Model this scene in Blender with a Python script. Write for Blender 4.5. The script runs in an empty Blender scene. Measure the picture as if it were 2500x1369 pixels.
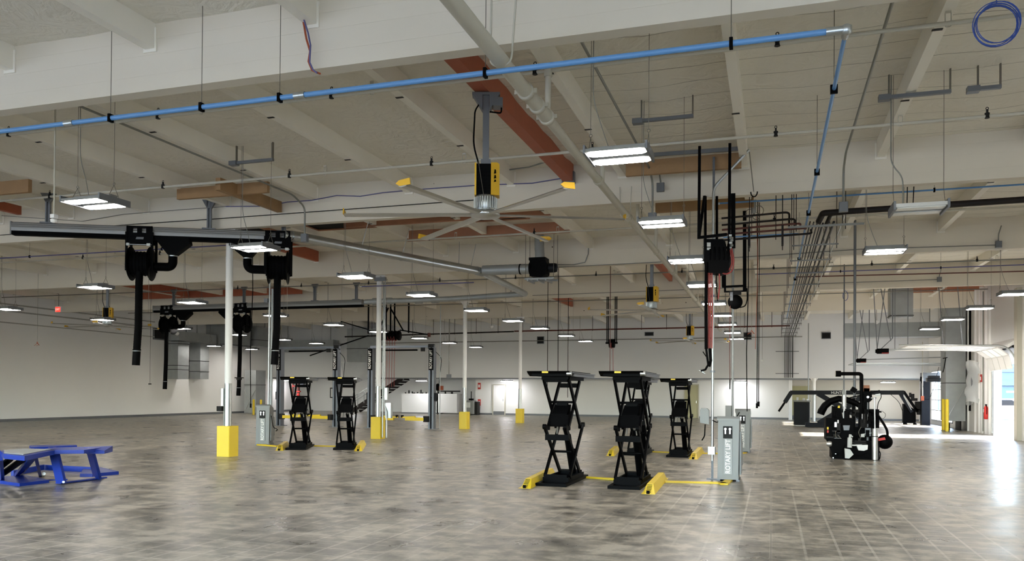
import bpy, bmesh, math, random
from mathutils import Vector, Matrix
random.seed(7)
S = bpy.context.scene
COL = S.collection

# ------------------------------------------------------------------ camera
F_PX, YAW, PITCH, ROLL, EYE = 1975.0, .3105, .0095, .0072, 1.6
def _axes():
    cy, sy = math.cos(YAW), math.sin(YAW)
    right, fwd, up = Vector((cy, sy, 0)), Vector((-sy, cy, 0)), Vector((0, 0, 1))
    f2 = math.cos(PITCH)*fwd + math.sin(PITCH)*up
    u2 = math.cos(PITCH)*up - math.sin(PITCH)*fwd
    r2 = math.cos(ROLL)*right + math.sin(ROLL)*u2
    u3 = math.cos(ROLL)*u2 - math.sin(ROLL)*right
    return r2, u3, f2
R_, U_, F_ = _axes()
C0 = Vector((0, 0, EYE))
cam_data = bpy.data.cameras.new('camera')
cam = bpy.data.objects.new('camera', cam_data)
COL.objects.link(cam)
m = Matrix.Identity(4)
for i in range(3):
    m[i][0], m[i][1], m[i][2], m[i][3] = R_[i], U_[i], -F_[i], C0[i]
cam.matrix_world = m
cam_data.sensor_width = 36
cam_data.lens = 36*F_PX/2500
cam_data.shift_y = (937-684.5)/2500
cam_data.clip_end = 400
S.camera = cam

def P(u, v, X=None, Y=None, Z=None):
    """world point seen at photo pixel (u, v) on one known plane of the building"""
    d = F_ + R_*((u-1250)/F_PX) - U_*((v-937)/F_PX)
    if X is not None: t = (X-C0.x)/d.x
    elif Y is not None: t = (Y-C0.y)/d.y
    else: t = (Z-C0.z)/d.z
    return C0 + d*t

# ------------------------------------------------------------------ world, sun, exposure
BAYS = [(-33.0, -25.0), (-23.0, -15.0), (-13.0, -5.0), (-3.0, 6.0)]      # unseen open door bays behind the camera, sized for the daylight they let in
w = bpy.data.worlds.new('daylight'); S.world = w; w.use_nodes = True
nt = w.node_tree; nt.nodes.clear()
o_ = nt.nodes.new('ShaderNodeOutputWorld'); b_ = nt.nodes.new('ShaderNodeBackground')
sky = nt.nodes.new('ShaderNodeTexSky'); sky.sky_type = 'NISHITA'
sky.sun_disc = False; sky.sun_elevation = math.radians(52); sky.sun_rotation = math.radians(60)
b_.inputs['Strength'].default_value = 3.0
nt.links.new(sky.outputs[0], b_.inputs['Color']); nt.links.new(b_.outputs[0], o_.inputs['Surface'])
sl = bpy.data.lights.new('sun', 'SUN'); sl.energy = 55; sl.angle = .01; sl.color = (1, .96, .9)
sun = bpy.data.objects.new('sun', sl); COL.objects.link(sun)
sun.rotation_euler = Vector((-1, -.07, -.36)).to_track_quat('-Z', 'Y').to_euler()
S.view_settings.view_transform = 'Standard'; S.view_settings.look = 'None'
S.view_settings.gamma = 1; S.view_settings.use_curve_mapping = False
S.view_settings.exposure = .6
S.cycles.use_denoising = True
S.cycles.max_bounces = 9; S.cycles.diffuse_bounces = 6; S.cycles.glossy_bounces = 3
S.cycles.sample_clamp_indirect = 6; S.cycles.sample_clamp_direct = 0
S.cycles.caustics_reflective = False; S.cycles.caustics_refractive = False
LAMP = 47.0          # strength of the ceiling fixtures' diffusers

# ------------------------------------------------------------------ materials
def lin(c):
    if isinstance(c, str):
        c = [int(c[i:i+2], 16)/255 for i in (0, 2, 4)]
    return tuple(x/12.92 if x <= .04045 else ((x+.055)/1.055)**2.4 for x in c) + (1,)
MATS = {}
def mat(name, col, rough=.5, metal=0., var=0., scale=3., bump=0., bscale=20., emit=0., spec=None, alpha=1., ecol=None):
    if name in MATS: return MATS[name]
    mm = bpy.data.materials.new(name); mm.use_nodes = True
    t = mm.node_tree; p = t.nodes['Principled BSDF']
    c = lin(col)
    p.inputs['Base Color'].default_value = c
    p.inputs['Roughness'].default_value = rough
    p.inputs['Metallic'].default_value = metal
    if spec is not None: p.inputs['Specular IOR Level'].default_value = spec
    if alpha < 1: p.inputs['Alpha'].default_value = alpha
    if emit:
        p.inputs['Emission Color'].default_value = lin(ecol) if ecol else c
        p.inputs['Emission Strength'].default_value = emit
    tc = t.nodes.new('ShaderNodeTexCoord')
    if var:
        n = t.nodes.new('ShaderNodeTexNoise'); n.inputs['Scale'].default_value = scale; n.inputs['Detail'].default_value = 5
        r = t.nodes.new('ShaderNodeMix'); r.data_type = 'RGBA'
        r.inputs['A'].default_value = tuple(x*(1-var) for x in c[:3]) + (1,)
        r.inputs['B'].default_value = tuple(min(1, x*(1+var)) for x in c[:3]) + (1,)
        t.links.new(tc.outputs['Object'], n.inputs['Vector']); t.links.new(n.outputs['Fac'], r.inputs['Factor'])
        t.links.new(r.outputs['Result'], p.inputs['Base Color'])
    if bump:
        n2 = t.nodes.new('ShaderNodeTexNoise'); n2.inputs['Scale'].default_value = bscale; n2.inputs['Detail'].default_value = 4
        bb = t.nodes.new('ShaderNodeBump'); bb.inputs['Strength'].default_value = bump; bb.inputs['Distance'].default_value = .02
        t.links.new(tc.outputs['Object'], n2.inputs['Vector']); t.links.new(n2.outputs['Fac'], bb.inputs['Height'])
        t.links.new(bb.outputs['Normal'], p.inputs['Normal'])
    MATS[name] = mm
    return mm

def girder_material():
    """cream paint with small dark bolt holes, a few rubbed patches and long faint lamination lines"""
    mm = mat('cream_girder', 'c9c1af', .6)
    t = mm.node_tree; p = t.nodes['Principled BSDF']; N = t.nodes.new; L = t.links.new
    tc = N('ShaderNodeTexCoord')
    v = N('ShaderNodeTexVoronoi'); v.inputs['Scale'].default_value = 1.15; v.feature = 'F1'
    L(tc.outputs['Object'], v.inputs['Vector'])
    lt = N('ShaderNodeMath'); lt.operation = 'LESS_THAN'; lt.inputs[1].default_value = .03
    L(v.outputs['Distance'], lt.inputs[0])
    n = N('ShaderNodeTexNoise'); n.inputs['Scale'].default_value = .5; n.inputs['Detail'].default_value = 6
    mp = N('ShaderNodeMapping'); mp.inputs['Scale'].default_value = (.5, 1, 2.5)
    L(tc.outputs['Object'], mp.inputs['Vector']); L(mp.outputs['Vector'], n.inputs['Vector'])
    a = N('ShaderNodeMix'); a.data_type = 'RGBA'; a.inputs['A'].default_value = lin('d2cabb'); a.inputs['B'].default_value = lin('e4ddd0')
    L(n.outputs['Fac'], a.inputs['Factor'])
    b = N('ShaderNodeMix'); b.data_type = 'RGBA'; b.inputs['B'].default_value = lin('3a322b')
    L(lt.outputs[0], b.inputs['Factor']); L(a.outputs['Result'], b.inputs['A'])
    L(b.outputs['Result'], p.inputs['Base Color'])
    return mm
def ceiling_material():
    """painted insulation: quilted film with seams across each bay"""
    mm = mat('insulation', 'c3bcae', .75)
    t = mm.node_tree; p = t.nodes['Principled BSDF']; N = t.nodes.new; L = t.links.new
    tc = N('ShaderNodeTexCoord')
    n = N('ShaderNodeTexNoise'); n.inputs['Scale'].default_value = .8; n.inputs['Detail'].default_value = 5
    L(tc.outputs['Object'], n.inputs['Vector'])
    sep = N('ShaderNodeSeparateXYZ'); L(tc.outputs['Object'], sep.inputs[0])
    ad = N('ShaderNodeMath'); ad.operation = 'MULTIPLY_ADD'; ad.inputs[1].default_value = .12
    L(n.outputs['Fac'], ad.inputs[0]); L(sep.outputs['Y'], ad.inputs[2])
    m1 = N('ShaderNodeMath'); m1.operation = 'MULTIPLY'; m1.inputs[1].default_value = 1/.62; L(ad.outputs[0], m1.inputs[0])
    fr = N('ShaderNodeMath'); fr.operation = 'FRACT'; L(m1.outputs[0], fr.inputs[0])
    lt = N('ShaderNodeMath'); lt.operation = 'LESS_THAN'; lt.inputs[1].default_value = .03; L(fr.outputs[0], lt.inputs[0])
    n3 = N('ShaderNodeTexNoise'); n3.inputs['Scale'].default_value = 1.7; L(tc.outputs['Object'], n3.inputs['Vector'])
    # the seams show only over the right-hand bays
    xr = N('ShaderNodeMapRange'); xr.inputs['From Min'].default_value = -6; xr.inputs['From Max'].default_value = -2
    L(sep.outputs['X'], xr.inputs['Value'])
    k = N('ShaderNodeMath'); k.operation = 'MULTIPLY'; L(lt.outputs[0], k.inputs[0]); L(n3.outputs['Fac'], k.inputs[1])
    k2 = N('ShaderNodeMath'); k2.operation = 'MULTIPLY'; L(k.outputs[0], k2.inputs[0]); L(xr.outputs['Result'], k2.inputs[1])
    a = N('ShaderNodeMix'); a.data_type = 'RGBA'; a.inputs['A'].default_value = lin('dfdace'); a.inputs['B'].default_value = lin('e7e3d9')
    L(n.outputs['Fac'], a.inputs['Factor'])
    b = N('ShaderNodeMix'); b.data_type = 'RGBA'; b.inputs['B'].default_value = lin('4c463c')
    L(k2.outputs[0], b.inputs['Factor']); L(a.outputs['Result'], b.inputs['A']); L(b.outputs['Result'], p.inputs['Base Color'])
    wv = N('ShaderNodeTexNoise'); wv.inputs['Scale'].default_value = 2.2; wv.inputs['Detail'].default_value = 3; wv.inputs['Distortion'].default_value = 3.0
    L(tc.outputs['Object'], wv.inputs['Vector'])
    bu = N('ShaderNodeBump'); bu.inputs['Strength'].default_value = .35; bu.inputs['Distance'].default_value = .12
    L(wv.outputs['Fac'], bu.inputs['Height']); L(bu.outputs['Normal'], p.inputs['Normal'])
    return mm
def floor_material():
    """polished concrete: cloudy grey-brown stain, scars of old tile joints, sealer with uneven gloss"""
    mm = mat('polished_concrete', 'a29a8c', .3)
    t = mm.node_tree; p = t.nodes['Principled BSDF']; N = t.nodes.new; L = t.links.new
    tc = N('ShaderNodeTexCoord')
    n1 = N('ShaderNodeTexNoise'); n1.inputs['Scale'].default_value = 1.0; n1.inputs['Detail'].default_value = 9; n1.inputs['Roughness'].default_value = .64; n1.inputs['Distortion'].default_value = .15
    n2 = N('ShaderNodeTexNoise'); n2.inputs['Scale'].default_value = 4.0; n2.inputs['Detail'].default_value = 6; n2.inputs['Roughness'].default_value = .65
    n4 = N('ShaderNodeTexNoise'); n4.inputs['Scale'].default_value = .14; n4.inputs['Detail'].default_value = 3
    for n in (n1, n2, n4): L(tc.outputs['Object'], n.inputs['Vector'])
    r1 = N('ShaderNodeValToRGB'); e = r1.color_ramp.elements
    e[0].position = .42; e[0].color = lin('5e5b54'); e[1].position = .58; e[1].color = lin('aaa293')
    x = r1.color_ramp.elements.new(.5); x.color = lin('827c70')
    mixf = N('ShaderNodeMath'); mixf.operation = 'MULTIPLY_ADD'; mixf.inputs[1].default_value = .55
    h = N('ShaderNodeMath'); h.operation = 'MULTIPLY'; h.inputs[1].default_value = .45
    L(n2.outputs['Fac'], h.inputs[0]); L(n1.outputs['Fac'], mixf.inputs[0]); L(h.outputs[0], mixf.inputs[2]); L(mixf.outputs[0], r1.inputs[0])
    # tile scars
    br = N('ShaderNodeTexBrick'); br.offset = 0; br.inputs['Scale'].default_value = 1.0
    br.inputs['Brick Width'].default_value = .33; br.inputs['Row Height'].default_value = .33; br.inputs['Mortar Size'].default_value = .014
    br.inputs['Color1'].default_value = (0, 0, 0, 1); br.inputs['Color2'].default_value = (0, 0, 0, 1); br.inputs['Mortar'].default_value = (1, 1, 1, 1)
    L(tc.outputs['Object'], br.inputs['Vector'])
    mk = N('ShaderNodeMapRange'); mk.inputs['From Min'].default_value = .44; mk.inputs['From Max'].default_value = .56; mk.inputs['To Max'].default_value = .65
    L(n4.outputs['Fac'], mk.inputs['Value'])
    k = N('ShaderNodeMath'); k.operation = 'MULTIPLY'; L(br.outputs['Color'], k.inputs[0]); L(mk.outputs['Result'], k.inputs[1])
    k3 = N('ShaderNodeMath'); k3.operation = 'MULTIPLY'; L(k.outputs[0], k3.inputs[0]); L(n2.outputs['Fac'], k3.inputs[1])
    k4 = N('ShaderNodeMath'); k4.operation = 'MULTIPLY'; k4.inputs[1].default_value = 1.3; L(k3.outputs[0], k4.inputs[0])
    mx = N('ShaderNodeMix'); mx.data_type = 'RGBA'; mx.inputs['B'].default_value = lin('cfc9bd')
    L(k4.outputs[0], mx.inputs['Factor']); L(r1.outputs['Color'], mx.inputs['A'])
    # broad control joints
    b2 = N('ShaderNodeTexBrick'); b2.offset = 0; b2.inputs['Brick Width'].default_value = 3.92; b2.inputs['Row Height'].default_value = 3.92; b2.inputs['Scale'].default_value = 1.0
    b2.inputs['Mortar Size'].default_value = .006; b2.inputs['Color1'].default_value = (0, 0, 0, 1); b2.inputs['Color2'].default_value = (0, 0, 0, 1); b2.inputs['Mortar'].default_value = (.6, .6, .6, 1)
    L(tc.outputs['Object'], b2.inputs['Vector'])
    m2 = N('ShaderNodeMix'); m2.data_type = 'RGBA'; m2.inputs['B'].default_value = lin('4c4a46')
    L(b2.outputs['Color'], m2.inputs['Factor']); L(mx.outputs['Result'], m2.inputs['A']); L(m2.outputs['Result'], p.inputs['Base Color'])
    rr = N('ShaderNodeMapRange'); rr.inputs['From Min'].default_value = .3; rr.inputs['From Max'].default_value = .7
    rr.inputs['To Min'].default_value = .24; rr.inputs['To Max'].default_value = .42
    L(n1.outputs['Fac'], rr.inputs['Value']); L(rr.outputs['Result'], p.inputs['Roughness'])
    bu = N('ShaderNodeBump'); bu.inputs['Strength'].default_value = .04; bu.inputs['Distance'].default_value = .01
    L(n2.outputs['Fac'], bu.inputs['Height']); L(bu.outputs['Normal'], p.inputs['Normal'])
    p.inputs['Specular IOR Level'].default_value = .6
    return mm
GIRDER, INSUL, FLOOR = girder_material(), ceiling_material(), floor_material()
M_purlin = mat('purlin_paint', 'ece8de', .6, var=.06, scale=1.2)
M_white = mat('white_paint', 'eeeeee', .65, var=.03, scale=.6)
M_grey_wall = mat('light_grey_paint', 'e2e3e5', .7, var=.03, scale=.4)
M_tan_wall = mat('warm_white_paint', 'd2cdc4', .7, var=.03, scale=.4)
M_red_beam = mat('red_primer', 'a3563a', .55, var=.12, scale=5)
M_wood = mat('raw_timber', '9b7a55', .7, var=.18, scale=4, bump=.2)
M_redwood = mat('exposed_deck_timber', 'a8755a', .7, var=.2, scale=3)
M_black = mat('black_powder_coat', '040405', .55, spec=.05, var=.1, scale=8)
M_rubber = mat('black_rubber', '050506', .7, spec=.05)
M_dark = mat('dark_steel', '1a1919', .55, .0, spec=.2)
M_darkpipe = mat('dark_brown_iron_pipe', '1f1a18', .55, .0, spec=.2)
M_redpipe = mat('rust_red_iron_pipe', '5a2a22', .5, .2)
M_galv = mat('galvanized_steel', 'b2b5b4', .34, .85, var=.12, scale=6)
M_rail = mat('dull_aluminium_extrusion', '8f8f8e', .5, .35, var=.06)
M_sidepipe = mat('light_grey_pipe_paint', 'a9a8a4', .6)
M_galv_dull = mat('dull_galvanized_sheet', '9fa3a4', .5, .4, var=.15, scale=3)
M_alu = mat('brushed_aluminium', 'c4c4c2', .3, .85)
M_grey = mat('grey_enamel', '7b7c7b', .42, .15, var=.04, scale=4)
M_greysteel = mat('grey_painted_steel', '6d7075', .45, .3)
M_conduit = mat('grey_conduit', '85857f', .45, .5)
M_wire = mat('steel_cable', '6f6a60', .5, .4)
M_pipe = mat('cream_pipe_paint', 'c3bfb2', .7)
M_yellow = mat('safety_yellow', 'e2c326', .45, var=.05, scale=6)
M_fanyellow = mat('golden_yellow', 'e0b02a', .45)
M_blue = mat('blue_enamel', '14318c', .4, spec=.3, var=.05, scale=5)
M_bluepipe = mat('sky_blue_pipe', '5f93cd', .35)
M_bluecable = mat('blue_cable', '2a4ca0', .5)
M_violet = mat('violet_cable', '5b5a8c', .5)
M_red = mat('red_hose', '8a2a26', .45)
M_sred = mat('signal_red', 'c22a25', .45)
M_orange = mat('orange_cable', 'a04a28', .55)
M_navy = mat('dark_slate_blue_steel', '15171c', .5, .0, spec=.15)
M_postblue = mat('slate_grey_steel', '666b74', .4, .3)
M_lamp = mat('lit_diffuser', 'ffffff', .5, emit=LAMP, ecol='fff9f0')
M_strip = mat('lit_strip_diffuser', 'ffffff', .5, emit=LAMP*1.3, ecol='fdfdff')
M_lampoff = mat('unlit_diffuser', 'd9dad6', .3)
M_film = mat('clear_plastic_film', 'dfe3e6', .15, alpha=.55, bump=.8, bscale=6)
M_glass = mat('window_glass', 'e8f2ff', .05, alpha=.15)
M_letter = mat('white_lettering', 'eceae6', .5)
M_signgrey = mat('sign_grey', '9b9d9d', .5)
M_panelgrey = mat('pale_label', 'c9cbc9', .5)
M_olive = mat('khaki_door_paint', 'a8a27c', .55)
M_paleyellow = mat('pale_khaki_door_paint', 'b9b48f', .55)
M_skin = None

# ------------------------------------------------------------------ mesh helpers
class MB:
    """collects shapes and links them as one mesh object"""
    def __init__(s): s.v = []; s.f = []; s.sm = []
    def add(s, vs, fs, smooth=False):
        b = len(s.v); s.v += [Vector(x) for x in vs]; s.f += [[b+i for i in f] for f in fs]; s.sm += [smooth]*len(fs); return s
    def box(s, x0, x1, y0, y1, z0, z1):
        vs = [(x, y, z) for x in (x0, x1) for y in (y0, y1) for z in (z0, z1)]
        return s.add(vs, [(0,1,3,2), (4,6,7,5), (0,4,5,1), (2,3,7,6), (0,2,6,4), (1,5,7,3)])
    def cbox(s, c, size, rz=0., bev=0.):
        cx, cy, cz = c; a, b, h = [q/2 for q in size]
        if bev:
            e = bev; prof = [(-a+e,-b),(a-e,-b),(a,-b+e),(a,b-e),(a-e,b),(-a+e,b),(-a,b-e),(-a,-b+e)]
        else: prof = [(-a,-b),(a,-b),(a,b),(-a,b)]
        k, q = math.cos(rz), math.sin(rz)
        pr = [(cx+x*k-y*q, cy+x*q+y*k) for x, y in prof]
        return s.prism([(x, y) for x, y in pr], cz-h, cz+h)
    def prism(s, poly, z0, z1, smooth=False):
        n = len(poly)
        vs = [(x, y, z0) for x, y in poly] + [(x, y, z1) for x, y in poly]
        return s.add(vs, [list(range(n))[::-1], list(range(n, 2*n))] + [(i, (i+1) % n, n+(i+1) % n, n+i) for i in range(n)])
    def slab(s, pts, off):
        """polygon of 3-D points extruded by the vector off"""
        n = len(pts); off = Vector(off); vs = [Vector(p) for p in pts]; vs += [v+off for v in vs]
        return s.add(vs, [list(range(n))[::-1], list(range(n, 2*n))] + [(i, (i+1) % n, n+(i+1) % n, n+i) for i in range(n)])
    def bar(s, p, q, w, h, up=(0, 0, 1), bev=0.):
        p, q = Vector(p), Vector(q); d = (q-p).normalized(); up = Vector(up)
        if abs(d.dot(up)) > .98: up = Vector((0, 1, 0))
        a = d.cross(up).normalized(); b = a.cross(d).normalized(); w /= 2; h /= 2
        if bev: pr = [(-w+bev,-h),(w-bev,-h),(w,-h+bev),(w,h-bev),(w-bev,h),(-w+bev,h),(-w,h-bev),(-w,-h+bev)]
        else: pr = [(-w,-h),(w,-h),(w,h),(-w,h)]
        n = len(pr)
        vs = [p+a*x+b*y for x, y in pr] + [q+a*x+b*y for x, y in pr]
        return s.add(vs, [list(range(n)), list(range(n, 2*n))[::-1]] + [(i, n+i, n+(i+1) % n, (i+1) % n) for i in range(n)])
    def tube(s, pts, r, n=8, rs=None):
        pts = [Vector(p) for p in pts]; rings = []; prev = None
        for i, p in enumerate(pts):
            d = (pts[min(i+1, len(pts)-1)] - pts[max(i-1, 0)]).normalized()
            if prev is None:
                a = d.cross(Vector((0, 0, 1)) if abs(d.z) < .9 else Vector((1, 0, 0))).normalized()
            else: a = (prev - d*prev.dot(d)).normalized()
            prev = a; b = d.cross(a); rr = rs[i] if rs else r
            rings.append([p + (a*math.cos(2*math.pi*k/n) + b*math.sin(2*math.pi*k/n))*rr for k in range(n)])
        vs = [v for ring in rings for v in ring]; fs = []
        for i in range(len(rings)-1):
            for k in range(n): fs.append((i*n+k, i*n+(k+1) % n, (i+1)*n+(k+1) % n, (i+1)*n+k))
        s.add(vs, fs, True)
        s.add(rings[0], [list(range(n))[::-1]]); s.add(rings[-1], [list(range(n))])
        return s
    def cyl(s, p, q, r, n=16, r2=None): return s.tube([p, q], r, n, [r, r if r2 is None else r2])
    def lathe(s, c, prof, n=24, axis='Z'):
        """prof: [(radius, height)] about c"""
        c = Vector(c); vs = []; fs = []
        for r, h in prof:
            for k in range(n):
                a = 2*math.pi*k/n; x, y = r*math.cos(a), r*math.sin(a)
                vs.append(c + (Vector((x, y, h)) if axis == 'Z' else Vector((h, x, y)) if axis == 'X' else Vector((x, h, y))))
        for i in range(len(prof)-1):
            for k in range(n): fs.append((i*n+k, i*n+(k+1) % n, (i+1)*n+(k+1) % n, (i+1)*n+k))
        s.add(vs, fs, True)
        s.add(vs[:n], [list(range(n))[::-1]]); s.add(vs[-n:], [list(range(n))])
        return s
    def ring(s, c, R, r, axis='Z', n=24, m=6, a0=0, a1=2*math.pi, sx=1, sz=1):
        pts = []
        N = n if a1-a0 > 6.28 else n
        for k in range(N+1):
            a = a0+(a1-a0)*k/N; x, y = R*math.cos(a)*sx, R*math.sin(a)*sz
            pts.append(Vector(c) + (Vector((x, y, 0)) if axis == 'Z' else Vector((0, x, y)) if axis == 'X' else Vector((x, 0, y))))
        return s.tube(pts, r, m)
    def move(s, off):
        off = Vector(off); s.v = [v+off for v in s.v]; return s
    def rot(s, rz, c=(0, 0, 0)):
        c = Vector(c); k = Matrix.Rotation(rz, 3, 'Z'); s.v = [c + k @ (v-c) for v in s.v]; return s
    def mesh(s, name, m, shift=None):
        me = bpy.data.meshes.new(name)
        vs = [v-shift for v in s.v] if shift is not None else s.v
        me.from_pydata([tuple(v) for v in vs], [], s.f)
        me.polygons.foreach_set('use_smooth', s.sm)
        me.materials.append(m); me.update()
        bm = bmesh.new(); bm.from_mesh(me); bmesh.ops.recalc_face_normals(bm, faces=bm.faces); bm.to_mesh(me); bm.free()
        return me

WORLD_OFF = {}
def thing(name, label, cat, loc=(0, 0, 0), rz=0., group=None):
    o = bpy.data.objects.new(name, None); COL.objects.link(o)
    o.empty_display_size = .1
    o.location = loc; o.rotation_euler = (0, 0, rz); o['label'] = label; o['category'] = cat
    if group: o['group'] = group
    WORLD_OFF[o.name] = Vector(loc)
    return o
def part(name, mb, m, parent, label=None, world=False):
    """mb in the root's own frame, or in world coordinates of an unrotated root when world is set"""
    root = parent
    while root.parent: root = root.parent
    o = bpy.data.objects.new(name, mb.mesh(name, m, WORLD_OFF[root.name] if world else None)); COL.objects.link(o)
    o.parent = parent
    if label: o['label'] = label
    return o
def single(name, mb, m, label=None, cat=None, group=None, kind=None):
    lo = Vector([min(v[i] for v in mb.v) for i in range(3)]); hi = Vector([max(v[i] for v in mb.v) for i in range(3)])
    c = (lo+hi)/2; c.z = lo.z
    o = bpy.data.objects.new(name, mb.mesh(name, m, c)); COL.objects.link(o); o.location = c
    if label: o['label'] = label
    if cat: o['category'] = cat
    if group: o['group'] = group
    if kind: o['kind'] = kind
    return o
def struct(name, mb, m, origin=False):
    if origin:
        o = bpy.data.objects.new(name, mb.mesh(name, m)); COL.objects.link(o); o['kind'] = 'structure'; return o
    return single(name, mb, m, kind='structure')
def dup(root, loc, label, rz=None, group=None):
    r = root.copy(); COL.objects.link(r); r.location = loc
    if rz is not None: r.rotation_euler = (0, 0, rz)
    r['label'] = label
    if group: r['group'] = group
    WORLD_OFF[r.name] = Vector(loc)
    def kids(a, b):
        for ch in list(a.children):
            c = ch.copy(); COL.objects.link(c); c.parent = b; kids(ch, c)
    kids(root, r)
    return r
def text(s, size, loc, rx, m, parent, name='lettering', extrude=.002, sx=1., bold=0.):
    cu = bpy.data.curves.new(name, 'FONT'); cu.body = s; cu.size = size; cu.extrude = extrude; cu.align_x = 'CENTER'; cu.align_y = 'CENTER'
    cu.offset = bold
    cu.materials.append(m)
    tmp = bpy.data.objects.new(name, cu)
    me = bpy.data.meshes.new_from_object(tmp); bpy.data.objects.remove(tmp)
    o = bpy.data.objects.new(name, me); COL.objects.link(o); o.parent = parent; o.location = loc; o.rotation_euler = rx; o.scale = (sx, 1, 1)
    return o
FRONT = (math.pi/2, 0, 0)                 # lettering that faces -Y
UPRIGHT = (math.pi/2, -math.pi/2, 0)      # the same, reading from the bottom up
def arc(p0, p1, p2, r, n=6):
    """rounded corner p0-p1-p2 as a list of points"""
    p0, p1, p2 = Vector(p0), Vector(p1), Vector(p2)
    a = p1+(p0-p1).normalized()*r; b = p1+(p2-p1).normalized()*r
    return [(a*(1-t)**2 + p1*2*t*(1-t) + b*t*t) for t in [i/n for i in range(n+1)]]
def path(pts, r=.1, n=5):
    pts = [Vector(p) for p in pts]; out = [pts[0]]
    for i in range(1, len(pts)-1): out += arc(pts[i-1], pts[i], pts[i+1], min(r, (pts[i]-pts[i-1]).length*.45, (pts[i+1]-pts[i]).length*.45), n)
    return out + [pts[-1]]
def sag(p, q, d, n=10):
    p, q = Vector(p), Vector(q)
    return [p.lerp(q, i/n) - Vector((0, 0, 4*d*(i/n)*(1-i/n))) for i in range(n+1)]

# ------------------------------------------------------------------ building
XL, XR, YB, YF = -34.6, 8.4, -8.0, 52.5
ZG, ZC = 5.44, 6.3
GY = [.7, 8.55, 16.35, 24.2, 32.0, 39.9]
PX = [-.52-2.37*k for k in range(15)] + [1.9, 4.3, 6.7]

f = MB()
f.box(XL-.3, XR+.3, YB-.2, YF+5, -.2, 0)
struct('floor', f, FLOOR, True)
# roof insulation, sagging a little between the purlins
c = MB(); nx, ny = 90, 124; vs = []; fs = []
xs = [XL + (XR-XL)*i/nx for i in range(nx+1)]; ys = [YB + (YF+4-YB)*j/ny for j in range(ny+1)]
allp = sorted(PX)
for x in xs:
    d = min(abs(x-q) for q in allp)
    for yy in ys:
        dg = min(abs(yy-g) for g in GY)
        s_ = min(1, d/1.1)*min(1, dg/.8)
        vs.append((x, yy, ZC - .05*s_*(1+.8*math.sin(2.1*x+1.3*yy)*math.sin(3.3*yy-x)) ))
for i in range(nx):
    for j in range(ny): a = i*(ny+1)+j; fs.append((a, a+ny+1, a+ny+2, a+1))
c.add(vs, fs, True)
c.box(XL-.3, XR+.3, YB, YF+4, ZC+.06, ZC+.2)
struct('ceiling', c, INSUL, True)
# walls
struct('wall_left', MB().box(XL-.2, XL, YB, YF+4, 0, ZC+.1), M_white, True)
struct('baseboard_left', MB().box(XL, XL+.02, YB, YF+3, 0, .13), M_greysteel)
# upper wall over the mezzanine edge, its soffit, and the recessed walls below
YU = 50.4
struct('wall_back', MB().box(XL, XR, YU, YU+.25, 2.48, ZC+.1), M_grey_wall, True)
struct('trim_1', MB().box(XL, XR, YU-.03, YU, 2.42, 2.5), M_greysteel)
struct('ceiling_mezzanine', MB().box(XL, XR, YU+.25, YF+4, 2.5, 2.6), M_white)
struct('wall_mezzanine_middle', MB().box(-19.3, 1.0, YF, YF+.2, 0, 2.5), M_white)
struct('wall_mezzanine_return', MB().box(-19.5, -19.3, YF, YF+4, 0, 2.5).box(1.0, 1.2, YF-.5, YF+1.5, 0, 2.5), M_white)
struct('wall_mezzanine_left', MB().box(XL, -19.4, YF+3.5, YF+3.7, 0, 2.5), M_white)
struct('wall_mezzanine_right', MB().box(1.0, XR, YF+1, YF+1.2, 0, 2.5), M_tan_wall)
struct('baseboard_back', MB().box(-19.3, 1.0, YF-.02, YF, 0, .12), M_greysteel)
struct('baseboard_right', MB().box(1.2, XR, YF+.98, YF+1, 0, .12), M_greysteel)
# right wall with the roll-up opening and a tall window
D0, D1, DH = 33.0, 36.3, 2.78
W0, W1 = 44.0, 49.4
struct('wall_right', MB().box(XR, XR+.25, YB, D0, 0, ZC+.1).box(XR, XR+.25, D0, D1, DH, ZC+.1).box(XR, XR+.25, D1, W0, 0, ZC+.1)
       .box(XR, XR+.25, W0, W1, 2.9, ZC+.1).box(XR, XR+.25, W0, W1, 0, .2).box(XR, XR+.25, W1, YF+4, 0, ZC+.1), M_white, True)
# vertical wall ribs, as the panelled part beyond the door shows
rb = MB()
for yy in (29.0, 31.6, 36.9, 37.5, 38.1, 38.6, 39.3, 40.6): rb.box(XR-.07, XR, yy, yy+.12, 0, ZC)
struct('trim_2', rb, M_white)
struct('trim_3', MB().box(XR-.16, XR, 32.6, 32.98, 0, 5.4), M_pipe)
# dividing wall seen from the door post toward the camera is plain; frame of the opening
struct('door_1', MB().box(XR-.06, XR, D0, D0+.09, 0, DH).box(XR-.06, XR, D1-.09, D1, 0, DH), M_alu)

# window
wn = MB().box(XR-.03, XR+.1, W0, W0+.06, .2, 2.9).box(XR-.03, XR+.1, W1-.06, W1, .2, 2.9).box(XR-.03, XR+.1, W0, W1, 2.84, 2.9).box(XR-.03, XR+.1, W0, W1, .2, .26)
for zz in (.75, 1.3, 1.85, 2.38): wn.box(XR-.02, XR+.08, W0, W1, zz, zz+.04)
for k in range(1, 5): wn.box(XR-.02, XR+.08, W0+k*1.08-.02, W0+k*1.08+.02, .2, 2.9)
wo = struct('window_1', wn, M_alu)
g = MB().box(XR+.04, XR+.05, W0+.06, W1-.06, .26, 2.84)
go = bpy.data.objects.new('window_pane', g.mesh('window_pane', M_glass, wo.location)); COL.objects.link(go); go.parent = wo

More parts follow.
